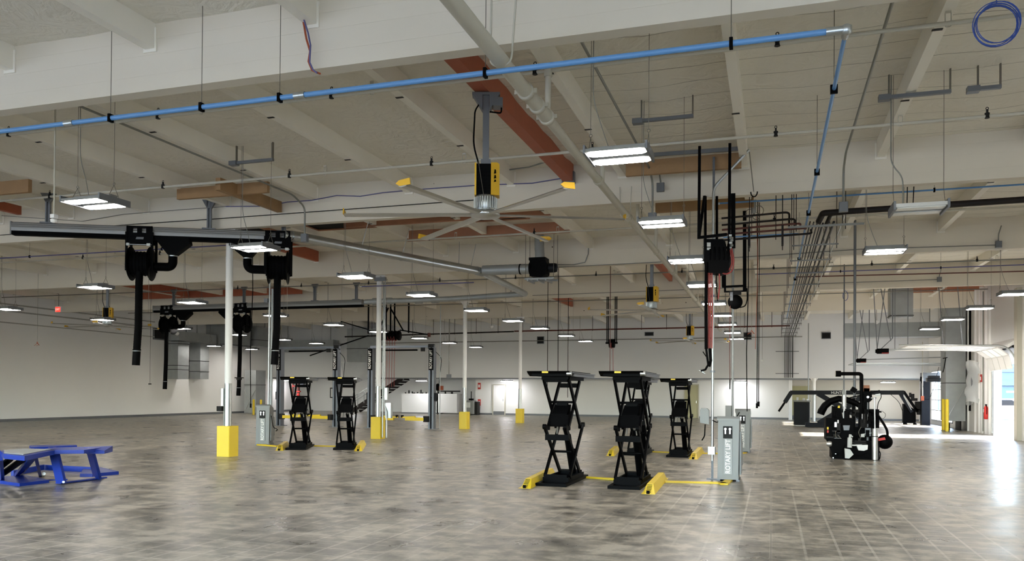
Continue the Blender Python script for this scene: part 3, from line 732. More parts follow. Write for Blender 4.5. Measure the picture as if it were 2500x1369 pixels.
# ------------------------------------------------------------------ exhaust rails and hose reels
def exhaust_rail(p0, p1, lab, hang):
    p0, p1 = Vector(p0), Vector(p1); L = (p1-p0).length; a = math.atan2(p1.y-p0.y, p1.x-p0.x)
    t = thing('exhaust_rail', lab, 'exhaust rail', p0, a)
    b = MB(); sec = [(-.12, -.06), (.12, -.06), (.13, .02), (.1, .1), (.05, .15), (-.05, .15), (-.1, .1), (-.13, .02)]
    vs = [(0, y, z) for y, z in sec] + [(L, y, z) for y, z in sec]; n = len(sec)
    b.add(vs, [list(range(n)), list(range(n, 2*n))[::-1]] + [(i, n+i, n+(i+1) % n, (i+1) % n) for i in range(n)])
    for z in (.0, .05, .1): b.box(0, L, -.137+.1*max(0, z-.02), -.12, z, z+.012)
    part('channel', b, M_rail, t)
    part('rubber_seal', MB().box(0, L, -.09, .09, -.15, -.06), M_rubber, t, 'black rubber lips')
    part('end_cap', MB().box(-.03, .0, -.12, .12, -.14, .15), M_grey, t)
    for d in hang:
        part('hanger_post', MB().box(d-.05, d-.02, -.04, .04, .17, .84).box(d+.02, d+.05, -.04, .04, .17, .84).box(d-.04, d+.04, -.01, .01, .17, .84).box(d-.14, d+.14, -.08, .08, .14, .17).slab([(d-.15, -.04, .84), (d+.15, -.04, .84), (d+.05, -.04, .66), (d-.05, -.04, .66)], (0, .08, 0)), M_greysteel, t)
    return t, a, L
def hose_reel(p, a, hose, lab, side=1, valve=False):
    t = thing('exhaust_hose_reel', lab, 'hose reel', p, a)
    fr = MB()
    for s in (-1, 1):
        fr.box(-.29, .29, s*.15-.01, s*.15+.01, -.26, -.02).box(-.29, -.15, s*.15-.01, s*.15+.01, -.02, .13).box(-.05, .05, s*.15-.01, s*.15+.01, -.02, .09).box(.15, .29, s*.15-.01, s*.15+.01, -.02, .13).box(-.29, .29, s*.15-.01, s*.15+.01, .09, .14)
        fr.box(-.31, -.26, s*.15-.02, s*.15+.02, -.9, .0).box(.26, .31, s*.15-.02, s*.15+.02, -.9, 0)
    part('carriage', fr, M_black, t)
    part('cross_bar', MB().cyl((-.28, -.19, -.3), (.28, -.19, -.3), .012, 8).cbox((.22, -.19, -.3), (.08, .04, .06)).cbox((-.24, -.19, -.3), (.06, .04, .06)), M_galv, t)
    part('maker_plate', MB().slab([(-.08, -.163, -.17), (.09, -.163, -.17), (.1, -.163, -.12), (-.06, -.163, -.12)], (0, .004, 0)), M_greysteel, t)
    dr = MB()
    for s in (-1, 1): dr.lathe((s*.22, 0, -.72), [(.04, -.03), (.3, -.02), (.38, -.012), (.4, 0), (.38, .012), (.3, .02), (.04, .03)], 30, 'X')
    dr.cyl((-.22, 0, -.72), (.22, 0, -.72), .12, 18)
    rl = part('drum', dr, M_black, t)
    for s in (-1, 1):
        for k in range(3):
            ang = math.radians(90+120*k); part('spoke', MB().bar((s*.25, .05*math.cos(ang), -.72+.05*math.sin(ang)), (s*.25, .33*math.cos(ang), -.72+.33*math.sin(ang)), .03, .02), M_dark, rl)
    wr = MB()
    for k in range(5): wr.ring((-.16+.08*k, 0, -.72), .22, .07, 'X', 22, 8)
    part('hose_winding', wr, M_rubber, t)
    part('funnel', MB().slab([(side*.3, -.12, -.1), (side*1.1, -.12, -.1), (side*1.12, -.12, -.24), (side*.8, -.12, -.5), (side*.62, -.12, -.5)], (0, .24, 0)), M_black, t)
    part('elbow', MB().tube(path([(side*.71, 0, -.46), (side*.71, 0, -.78), (side*.2, 0, -.78)], .3, 8), .1, 14), M_rubber, t)
    part('clamp_ring', MB().lathe((side*.71, 0, -.52), [(.105, -.015), (.11, 0), (.105, .015)], 14), M_galv, t)
    hb = MB(); pts = [(0, -.1, -.75), (0, -.14, -1.2), (0.0, -.15, -2.2), (-.03, -.15, -hose+.35)]
    ribbed(hb, pts, .082, .06, 12)
    part('hose', hb, M_rubber, t)
    part('hose_cuff', MB().cyl((-.03, -.15, -hose+.37), (-.045, -.15, -hose), .088, 14).lathe((-.03, -.15, -hose+.36), [(.09, -.015), (.095, 0), (.09, .015)], 14), M_black, t)
    part('clamp_ring', MB().lathe((-.03, -.15, -hose+.33), [(.092, -.008), (.097, 0), (.092, .008)], 14), M_galv, t)
    if valve: part('damper', MB().cbox((-.02, -.15, -hose+.75), (.3, .2, .04)).lathe((-.02, -.15, -hose+.7), [(.1, -.04), (.12, 0), (.1, .04)], 14), M_dark, t)
    part('pull_cord', MB().tube([(.24, -.2, -.75), (.24, -.22, -1.9)], .004, 5), M_wire, t)
    return t
p0 = P(33, 558, Z=5.25); p1 = P(705, 582, Z=5.25)
_, ra, RL = exhaust_rail(p0, p1, 'long aluminium exhaust rail with black seal, hanging from the ceiling near the first column', ())
rail = bpy.data.objects['exhaust_rail']
for px, yt in ((115, 448), (487, 462), (668, 473)):
    q = P(px, 560, Z=5.25); d = (q-p0).length
    part('hanger_post', MB().box(d-.05, d-.02, -.05, .05, .17, .84).box(d+.02, d+.05, -.05, .05, .17, .84).box(d-.03, d+.03, -.01, .01, .17, .84).box(d-.15, d+.15, -.09, .09, .14, .17).slab([(d-.16, -.05, .84), (d+.16, -.05, .84), (d+.05, -.05, .64), (d-.05, -.05, .64)], (0, .1, 0)), M_greysteel, rail)
q = P(346, 569, Z=5.25); hose_reel((q.x, q.y, 5.25), ra-.05, 3.1, 'black exhaust hose reel on the near rail over the blue lift side, hose hanging free')
q = P(680, 580, Z=5.25); hose_reel((q.x, q.y, 5.25), ra-.0, 3.05, 'black exhaust hose reel at the duct end of the near rail', side=-1)
exhaust_rail((-25.8, 29.0, 5.1), (-15.6, 29.0, 5.1), 'long exhaust rail in the distance behind the first white column', (1.0, 4.6, 8.0, 9.9))
hose_reel((P(412, 757, Y=29).x, 29.0, 5.1), 0.1, 3.5, 'black exhaust hose reel on the distant rail, nearer the side wall')
hose_reel((P(592, 752, Y=29).x, 29.0, 5.1), 0.0, 3.75, 'black exhaust hose reel on the distant rail beside the first white column', side=-1, valve=True)
# ducts
K1 = P(712, 575, Z=5.3); K2 = P(1172, 662, Z=5.25); K3 = P(1282, 717, Z=5.2)
t = thing('spiral_duct', 'long shiny spiral duct slanting from the near exhaust rail under the girders', 'duct', K1)
part('duct_run', ribbed(MB(), [K1, K1.lerp(K2, .04)-Vector((0, 0, 0)), K2], .115, .1, 16), M_galv, t, world=True)
part('duct_run', ribbed(MB(), [K2, K3], .105, .12, 16), M_galv, t, world=True)
part('duct_collar', MB().cyl(K1-Vector((.15, .1, 0)), K1+(K2-K1).normalized()*.3, .13, 16), M_galv, t, world=True)
part('duct_collar', MB().cyl(K2-(K2-K1).normalized()*.15, K2+(K3-K2).normalized()*.2, .13, 16), M_galv_dull, t, world=True)
for fr, sx in ((.31, .25), (.52, .25), (.86, .02), (.93, .2)):
    a = K1.lerp(K2, fr)
    part('strap_hanger', MB().bar(a+Vector((0, 0, -.12)), a+Vector((sx, 0, .75)), .035, .004, (1, 0, 0)).lathe(a, [(.125, -.02), (.128, 0), (.125, .02)], 16, 'X'), M_galv, t, world=True)
B0 = P(1318, 655, Z=5.2); B0.y = K2.y; B0 = P(1318, 655, Y=K2.y)
t = thing('spiral_duct', 'short level spiral duct joining the long duct to the blower', 'duct', K2)
part('duct_run', ribbed(MB(), [K2+Vector((.1, 0, .02)), Vector((B0.x-.3, K2.y, B0.z))], .15, .14, 16), M_galv_dull, t, world=True)
part('flexible_collar', MB().cyl((B0.x-.62, K2.y, B0.z), (B0.x-.58, K2.y, B0.z), .16, 16), M_rubber, t, world=True)
t = thing('exhaust_blower', 'black centrifugal blower with blue motor hanging on a tray below the fourth girder bay', 'blower', B0)
part('scroll_housing', MB().slab([(-.26, -.2, -.24), (.1, -.2, -.3), (.24, -.2, -.2), (.27, -.2, .1), (.2, -.2, .27), (-.26, -.2, .27)], (0, .4, 0)), M_black, t)
part('outlet', MB().slab([(-.28, -.22, .22), (.22, -.22, .22), (.22, -.22, .3), (-.28, -.22, .3)], (0, .44, 0)).lathe((-.2, 0, 0), [(.2, -.1), (.22, 0)], 18, 'X'), M_black, t)
part('motor', MB().lathe((.26, 0, .0), [(.05, -.02), (.13, 0), (.14, .05), (.14, .2), (.12, .26), (.05, .28)], 20, 'X'), M_navy, t, 'dark blue motor')
part('support_tray', MB().box(-.4, .5, -.25, -.2, -.36, -.31).box(-.4, .5, .2, .25, -.36, -.31).box(-.3, -.25, -.35, .35, -.41, -.36).box(.0, .05, -.35, .35, -.41, -.36).box(.25, .3, -.35, .35, -.41, -.36), M_galv_dull, t)
for x in (-.38, .48):
    for y in (-.22, .22): part('hanger_rod', MB().tube([(x, y, -.35), (x, y, 1.0)], .008, 5), M_wire, t)
t = thing('riser_duct', 'vertical round duct rising from the blower to the roof', 'duct', (B0.x, B0.y, B0.z+.3))
part('duct_run', ribbed(MB(), [(0, 0, 0), (-.02, 0, .3), (-.03, 0, .75)], .14, .12, 14), M_galv_dull, t)
t = thing('spiral_duct', 'far level spiral duct between the distant exhaust rail and the long duct end', 'duct', (-15.5, 29.0, 5.15))
part('duct_run', ribbed(MB(), [(0, 0, 0), (K3.x+15.5-3.1, (K3.y-29)*.5, -.02), (K3.x+15.5, K3.y-29, K3.z-5.15)], .1, .14, 14), M_galv_dull, t)
for x in (.35, .9, 2.2, 2.9): part('duct_collar', MB().cyl((x, 0, 0), (x+.28, 0, 0), .14, 14), M_galv_dull, t)

# long rods that hold the distant rail
# ------------------------------------------------------------------ red-hose rack by the grey power unit
hy = 15.25
def HX(px): return P(px, 500, Y=hy).x
t = thing('lubrication_hose_rack', 'black hanging rack of reels with red hoses above the near grey power unit', 'hose reel rack', (-1.0, hy, 2.0))
for px, yt, yb_ in ((1708, 357, 583), (1782, 350, 600)):
    a = P(px, yt, Y=hy); b = P(px-2, yb_, Y=hy); part('hanging_bar', MB().bar(a, b, .05, .05), M_black, t, world=True)
part('perforated_channel', MB().bar(P(1590, 378, Y=hy), P(1815, 362, Y=hy), .04, .07), M_greysteel, t, world=True)
bb = MB()
for px in (1722, 1750): bb.bar(P(px, 480, Y=hy+.9), P(px, 585, Y=hy+.6), .05, .05)
bb.bar(P(1704, 580, Y=hy), P(1775, 572, Y=hy), .045, .05).bar(P(1720, 480, Y=hy+.9), P(1707, 575, Y=hy), .05, .05).bar(P(1765, 605, Y=hy), P(1793, 603, Y=hy), .04, .04)
part('lower_frame', bb, M_black, t, world=True)
part('side_plate', MB().bar(P(1790, 472, Y=hy+.2), P(1790, 606, Y=hy+.2), .08, .03), M_black, t, world=True)
for k in range(5):
    c_ = P(1735+11*k, 622, Y=hy+.02); 
    part('reel', MB().lathe((c_.x, hy+.12, c_.z), [(.03, -.03), (.2, -.03), (.27, -.012), (.27, .012), (.2, .03), (.03, .03)], 24, 'X'), M_black, t, world=True)
cc = P(1722, 585, Y=hy-.1); dd = P(1760, 660, Y=hy-.1)
part('reel_housing', MB().slab([P(1718, 583, Y=hy-.12), P(1766, 583, Y=hy-.12), P(1781, 640, Y=hy-.12), P(1779, 660, Y=hy-.12), P(1760, 668, Y=hy-.12), P(1725, 665, Y=hy-.12), P(1718, 640, Y=hy-.12)], (0, .3, 0)), M_black, t, world=True)
part('data_label', MB().slab([P(1726, 592, Y=hy-.13), P(1735, 592, Y=hy-.13), P(1735, 602, Y=hy-.13), P(1726, 602, Y=hy-.13)], (0, -.004, 0)).slab([P(1726, 604, Y=hy-.13), P(1735, 604, Y=hy-.13), P(1735, 610, Y=hy-.13), P(1726, 610, Y=hy-.13)], (0, -.004, 0)), M_panelgrey, t, world=True)
for k, px in enumerate((1729, 1733, 1738)):
    part('hose', MB().tube([P(px, 665, Y=hy-.1), P(px+1, 760, Y=hy-.1), P(px, 850, Y=hy-.1)], .013, 8), M_red, t, 'red hose', world=True)
part('hose', MB().tube([P(1724, 640, Y=hy-.15), P(1723.5, 760, Y=hy-.15), P(1724, 852, Y=hy-.15)], .03, 10), M_rubber, t, 'black hose bundle', world=True)
for pts in (((1783, 610), (1788, 640), (1782, 658), (1768, 663), (1756, 655)), ((1786, 606), (1792, 635), (1788, 662), (1772, 670), (1760, 664))):
    part('hose', MB().tube(path([P(a, b, Y=hy-.1) for a, b in pts], .08), .014, 8), M_red, t, 'red hose loop', world=True)
part('hose', MB().tube([P(1756, 662, Y=hy-.1), P(1757, 700, Y=hy-.1), P(1753, 730, Y=hy-.1)], .013, 8), M_red, t, 'red hose', world=True)
part('hose', MB().tube([P(1749, 665, Y=hy-.1), P(1749, 700, Y=hy-.1), P(1752, 735, Y=hy-.1)], .01, 8), M_rubber, t, world=True)
vv = MB()
for k in range(9): 
    c_ = P(1785+random.uniform(-3, 3), 575+6*k, Y=hy-.05); vv.cbox(c_, (.05, .05, .035), rz=k)
part('valve_fittings', vv, M_galv, t, world=True)
nz = MB()
nz.tube([P(1724, 850, Y=hy-.15), P(1727, 875, Y=hy-.15), P(1729, 890, Y=hy-.15), P(1722, 902, Y=hy-.15), P(1711, 905, Y=hy-.15)], .02, 8).tube([P(1733, 850, Y=hy-.1), P(1735, 880, Y=hy-.1), P(1731, 895, Y=hy-.1)], .028, 8).tube([P(1716, 858, Y=hy-.1), P(1724, 870, Y=hy-.1)], .01, 6)
part('nozzle', nz, M_black, t, world=True)
part('nozzle_tip', MB().tube([P(1706, 904, Y=hy-.15), P(1720, 908, Y=hy-.15)], .012, 6).tube([P(1714, 908, Y=hy-.15), P(1722, 912, Y=hy-.15)], .016, 6), M_galv, t, world=True)
# second, smaller reel behind
hy2 = 21.6
q = P(1795, 737, Y=hy2)
t = thing('hanging_hose_reel', 'single black hose reel on a square frame behind the red-hose rack', 'hose reel', q)
fb = MB()
fb.bar(P(1818, 500, Y=hy2), P(1818, 712, Y=hy2), .09, .05).bar(P(1763, 700, Y=hy2), P(1822, 697, Y=hy2), .04, .05).bar(P(1768, 712, Y=hy2), P(1822, 710, Y=hy2), .04, .04).bar(P(1770, 665, Y=hy2), P(1770, 712, Y=hy2), .05, .05).bar(P(1765, 600, Y=hy2), P(1765, 700, Y=hy2), .06, .05)
part('frame', fb, M_black, t, world=True)
part('drum', MB().lathe((0, 0, 0), [(.03, -.06), (.17, -.06), (.185, -.04), (.185, .04), (.17, .06), (.03, .06)], 24, 'Y'), M_black, t)
part('side_plate', MB().cbox((-.09, -.08, .14), (.07, .01, .22)), M_greysteel, t)
part('bracket', MB().cbox((0, 0, .23), (.3, .1, .1)), M_dark, t)
part('hose', MB().tube(path([(.1, -.05, -.15), (.25, 0, -.12), (.3, 0, .05), (.29, 0, .35)], .15), .014, 8), M_rubber, t)
part('hose', MB().tube([(-.12, -.06, -.1), (-.13, -.06, -1.2), (-.12, -.06, -2.0)], .01, 6), M_redpipe, t)
part('hose_end', MB().cyl((-.12, -.05, -2.0), (-.12, -.05, -2.25), .016, 6), M_rubber, t)

# ------------------------------------------------------------------ poles from floor to ceiling
def pole(x, y, lab, perforated=True, topz=6.0, z0=0., r=.022):
    t = thing('service_pole', lab, 'pole', (x, y, 0))
    if perforated:
        st = MB()
        st.box(-.02, -.015, .02, .06, z0, topz).box(.015, .02, .02, .06, z0, topz).box(-.02, .02, .055, .06, z0, topz)
        for k in range(int((topz-z0)/.05)): st.box(-.02, .02, .018, .022, z0+.05*k, z0+.05*k+.028)
        part('strut_channel', st, M_greysteel, t)
        part('foot', MB().cbox((0, .04, .01), (.2, .12, .02)), M_greysteel, t)
    return t
t = pole(-1.04, 15.4, 'shiny conduit pole standing beside the near grey power unit', z0=.02)
zt = P(1744, 458, Y=15.4).z; tp = P(1829, 364, Y=15.35)
part('conduit', MB().tube(path([(0, 0, .35), (0, 0, zt), (tp.x+1.04, 0, tp.z)], .12), .026, 10), M_galv, t, 'shiny bent conduit')
for z in (2.0, 3.4): part('clamp', MB().cbox((0, 0, z), (.09, .05, .04)), M_greysteel, t)
part('outlet_box', MB().cbox((-.01, -.03, .54), (.14, .1, .14), bev=.01), M_galv, t)
part('disconnect_switch', MB().slab([(-.22, -.06, 1.05), (-.06, -.06, 1.02), (-.06, -.06, 1.28), (-.1, -.06, 1.32), (-.2, -.06, 1.32), (-.22, -.06, 1.28)], (0, .14, 0)), M_grey, t)
part('flex_cable', MB().tube(path([(-.13, 0, 1.02), (-.14, 0, .8), (-.19, 0, .72)], .08), .012, 6).tube(path([(.0, -.02, 1.1), (.1, -.04, 1.05), (.18, -.03, 1.15)], .05), .01, 6), M_rubber, t)
t = pole(-.99, 22.4, 'thin conduit pole standing beside the farther grey power unit', False)
part('conduit', MB().tube([(0, 0, 0), (0, 0, 6.1)], .028, 10), M_galv_dull, t)
part('disconnect_switch', MB().cbox((-.1, -.02, 1.12), (.16, .12, .3), bev=.01), M_grey, t)
part('flex_cable', MB().tube(path([(-.02, 0, 1.0), (.1, -.04, .95), (.18, -.03, 1.1)], .05), .012, 6), M_rubber, t)
q = P(2087, 700, Y=22.6)
t = thing('service_pole', 'solid grey pole rising from behind the tire machine to the roof', 'pole', (q.x, 22.6, 0))
part('conduit', MB().tube([(0, 0, .02), (0, 0, 6.1)], .034, 10), M_greysteel, t); part('outlet_box', MB().cbox((0, -.02, .62), (.2, .12, .12)), M_galv, t)
q = P(2061, 800, Y=29.5)
t = pole(q.x, 29.5, 'perforated strut pole behind the tire machine, farther than the solid pole', True, 6.0)
part('sleeve', MB().cyl((0, -.05, 1.1), (0, -.05, 1.75), .06, 12), M_galv_dull, t)
q = P(1973, 1030, Z=0)
t = thing('service_pole', 'far thin pole beside the white column near the khaki door', 'pole', (q.x, q.y, 0))
part('conduit', MB().tube([(0, 0, 0), (0, 0, 5.6)], .03, 8), M_galv_dull, t); part('outlet_box', MB().cbox((0, -.03, .95), (.2, .1, .2)), M_galv, t)
q = P(655, 985, Y=20.6)
t = thing('service_pole', 'pair of conduits rising behind the grey unit by the first column', 'pole', (q.x, 20.6, 0))
part('conduit', MB().tube([(0, 0, .9), (.02, 0, 6.0)], .026, 8), M_galv, t)
part('conduit', MB().tube([(.07, .03, .9), (.09, .03, 4.6)], .04, 8), M_galv_dull, t)
part('junction_box', MB().cbox((-.1, 0, 4.25), (.12, .08, .12)), M_greysteel, t)

# ------------------------------------------------------------------ overhead pipe rack on trapeze struts
t = thing('pipe_rack', 'long overhead rack of dark pipes running to the back wall on trapeze struts', 'pipe rack', (.92, 17.0, 4.98))
px_ = [-.2, -.13, -.06, 0, .05, .15, .25]
for k, x in enumerate(px_):
    r = .014 if k < 4 else (.02 if k in (4, 5) else .026)
    y0 = .15+.06*k if k < 5 else .3
    endz = -2.45
    xb = x
    pts = [(x, y0, .05), (xb, 33.1-.0, .0), (xb, 33.1, endz)] if k > 4 else [(x, y0, .05), (xb, 33.1, .0), (xb, 33.1, endz)]
    part('pipe', MB().tube(path(pts, .25), r, 8), M_darkpipe if k != 6 else M_dark, t)
part('pipe', MB().tube(path([(.5, .4, .3), (.42, 8, -.02), (.36, 33.05, 0)], .2), .014, 6), M_galv, t, 'thin bright pipe')
for k, yy in enumerate((.2, 2.4, 4.6, 6.9, 9.4, 12.0, 15.0, 18.0, 21.0, 24.0, 27.0, 30.0, 32.4)):
    sc = 1.0 - .012*k
    part('trapeze_strut', MB().box(-.5*sc, .5*sc, yy-.015, yy+.015, -.04, -.01) if k else MB().box(-.62, .8, yy-.02, yy+.02, -.05, -.01), M_grey, t)
    for s in (-1, 1): part('hanger_rod', MB().tube([(s*.46*sc, yy, -.12), (s*.46*sc, yy, 1.2)], .008, 5), M_darkpipe, t)
for z in (-.9, -2.2): part('wall_strut', MB().box(-.7, .6, 33.15, 33.2, z-.02, z+.02), M_greysteel, t)
# branch to the red-hose rack
t = thing('pipe_run', 'bundle of dark and rusty pipes running from the rack to the red hoses', 'pipe', (.75, 17.2, 4.98))
for k, (dy, dz, m_) in enumerate(((.0, .28, M_darkpipe), (.1, .16, M_darkpipe), (.2, .08, M_redpipe), (.3, .0, M_redpipe), (.4, -.1, M_darkpipe))):
    part('pipe', MB().tube(path([(-1.75, dy, dz-.05), (-.42+.11*k, dy, dz), (-.42+.11*k, dy+.4, .05)], .1), .021, 8), m_, t)
for x in (-1.2, -.55): part('hanger_rod', MB().tube([(x, .2, -.45), (x, .2, 1.2)], .009, 5).box(x-.02, x+.02, .1, .3, -.35, .05), M_darkpipe, t)
t = thing('vent_pipe', 'thick black iron pipe running from the rack corner to the side wall', 'pipe', (1.0, 17.0, 5.16))
part('pipe', MB().tube([(0, 0, 0), (7.3, 0, .08)], .06, 12), M_darkpipe, t)
part('elbow', MB().tube(path([(.1, 0, 0), (-.05, 0, 0), (-.1, .5, -.06)], .08), .06, 12).tube(path([(.3, 0, -.02), (.1, .02, -.02), (.05, .8, -.1)], .08), .04, 10), M_darkpipe, t)
part('hanger', MB().tube([(1.45, 0, -.1), (1.47, 0, 1.1)], .01, 6), M_dark, t); part('hanger', MB().tube([(1.55, 0, -.1), (1.6, 0, 1.1)], .01, 6), M_dark, t); part('pipe_clamp', MB().lathe((1.5, 0, 0), [(.07, -.02), (.075, 0), (.07, .02)], 12, 'X').cbox((1.5, 0, -.1), (.14, .06, .05)), M_dark, t)
# loose hanging rods and cords, each with what it ends in
def drop(px, y0, y1, Y, m_, lab, r=.006, end=None, cat='cord', name='drop_cable', hook=False, wob=0.):
    a = P(px, y0, Y=Y); b = P(px-(1 if px < 1500 else 0), y1, Y=Y); a.x = b.x; a.z = ZC-.04
    t = thing(name, lab, cat, b)
    pts = [a, a.lerp(b, .35)+Vector((wob, 0, 0)), a.lerp(b, .7)-Vector((wob, 0, 0)), b]
    part('cord', MB().tube(pts, r, 6), m_, t, world=True)
    if end == 'plug': part('plug', MB().cyl((0, 0, -.06), (0, 0, .06), .025, 8), M_rubber, t)
    if end == 'puck': part('button', MB().cyl((0, 0, -.02), (0, 0, .02), .06, 12), M_dark, t)
    if end == 'wires':
        part('wire_tail', MB().tube([(0, 0, .1), (-.05, 0, .0), (-.14, 0, -.05)], .008, 5).tube([(0, 0, .1), (.06, 0, -.02), (-.04, 0, -.06)], .008, 5).tube([(.0, 0, .05), (.1, 0, -.04)], .012, 5), M_orange, t)
    if end == 'box': part('device', MB().cbox((0, 0, 0), (.1, .1, .07), bev=.01), M_panelgrey, t)
    return t
drop(133, 262, 525, 9.9, M_pipe, 'cream pipe drop ending in a white sensor near the rail start', r=.014, end=None, cat='pipe', name='sensor_drop')
q = P(129, 530, Y=9.9); t = bpy.data.objects['sensor_drop']
part('sensor', MB().cbox((.0, 0, -.02), (.08, .08, .06)).lathe((0, 0, -.09), [(.02, -.03), (.05, -.02), (.055, .02), (.03, .03)], 14), M_white, t)
drop(92, 600, 840, 24, M_conduit, 'thin cord ending in loose bright wires before the white side wall', end='wires')
drop(367, 700, 937, 27, M_dark, 'thin cord with a dark pull button before the side wall', end='puck')
drop(613, 600, 990, 20, M_rubber, 'black cord with plug hanging beside the first white column', r=.012, end='plug', wob=.03)
drop(1848, 480, 990, 20.5, M_rubber, 'black twin cord with plugs hanging beyond the far power unit', r=.012, end='plug')
drop(1852, 500, 986, 20.6, M_rubber, 'black cord just beside the twin cord beyond the far power unit', r=.01, end='plug')
drop(1824, 470, 1004, 21.9, M_rubber, 'black cord hanging down onto the farther grey power unit', r=.013, wob=.02)
drop(1835, 600, 812, 30, M_conduit, 'thin tan cord ending in loose wires above the far lights', end='wires')
drop(1861, 700, 880, 36, M_wire, 'thin wire with a small device near the pipe rack', end='box')
drop(1894, 330, 585, 17.3, M_darkpipe, 'dark threaded rod hanging below the pipe run', r=.009, cat='rod', name='threaded_rod')
drop(1933, 345, 540, 17.1, M_darkpipe, 'dark threaded rod beside the blue pipe end', r=.009, cat='rod', name='threaded_rod')
drop(2057, 335, 545, 17.0, M_darkpipe, 'dark threaded rod at the corner of the thick black pipe', r=.009, cat='rod', name='threaded_rod')
drop(1835, 480, 575, 18.5, M_darkpipe, 'short dark rod just right of the red-hose rack', r=.008, cat='rod', name='threaded_rod')
drop(1443, 905, 905, 20, M_wire, '') if False else None
for k, (px, y1, Yy, lab) in enumerate(((1337, 972, 30, 'cord hanging between the far column and the first black lift'), (1363, 930, 26, 'first of two thin cords above the first black lift'), (1387, 970, 33, 'cord hanging over the centre of the first black lift'), (1490, 905, 27, 'thin red cord hanging above the second black lift'))):
    drop(px, 775, y1, Yy, M_rubber if k != 3 else M_redpipe, lab, r=.012)
# small far reel with bars over the second lift
q = P(1494, 838, Y=36)
t = thing('hanging_hose_reel', 'small far hose reel on four black bars above the second lift', 'hose reel', q)
for x in (-.25, -.18, .12, .19): part('hanging_bar', MB().box(x, x+.04, -.02, .02, .0, ZC-q.z-.02), M_black, t)
part('drum', MB().lathe((0, 0, 0), [(.03, -.12), (.2, -.12), (.2, .12), (.03, .12)], 16, 'X').box(-.28, .25, -.06, .06, -.02, .06), M_black, t)
part('hose', MB().tube([(.05, 0, -.1), (.07, 0, -1.7)], .012, 6).ring((0, -.1, -.1), .14, .015, 'X', 12, 5), M_red, t)
# reel bank beyond the second column
q = P(952, 818, Y=37)
t = thing('hose_reel_bank', 'far bank of black reels with red hoses hanging behind the second column', 'hose reel rack', q)
for x in (-1.25, -.55, -.25, .0, .22, 1.0): part('hanging_bar', MB().box(x, x+.06, -.03, .03, .1, ZC-q.z-.02), M_black, t)
part('brace', MB().bar((.0, 0, 1.4), (.75, 0, .2), .07, .05).bar((-.1, 0, 1.4), (-.6, 0, .3), .07, .05).bar((-1.2, 0, 0), (-4.6, 0, -1.0), .06, .05).bar((-1.2, 0, .3), (-2.8, 0, .75), .05, .05), M_black, t)
for k in range(6): part('reel', MB().lathe((-.5+.2*k, 0, -.02), [(.03, -.05), (.25, -.04), (.25, .04), (.03, .05)], 16, 'X'), M_black, t)
for k in range(4): part('hose', MB().ring((-.1+.17*k, -.2, -.1), .2, .015, 'X', 12, 5, math.pi, 2*math.pi).tube([(-.1+.14*k, -.1, -.15), (-.12+.14*k, -.1, -2.6)], .012, 6), M_red, t)
part('swing_arm', MB().bar((.55, 0, .25), (2.1, 0, .0), .06, .06), M_black, t); part('arm_tip', MB().cbox((2.15, 0, -.02), (.12, .12, .2)), M_redpipe, t)

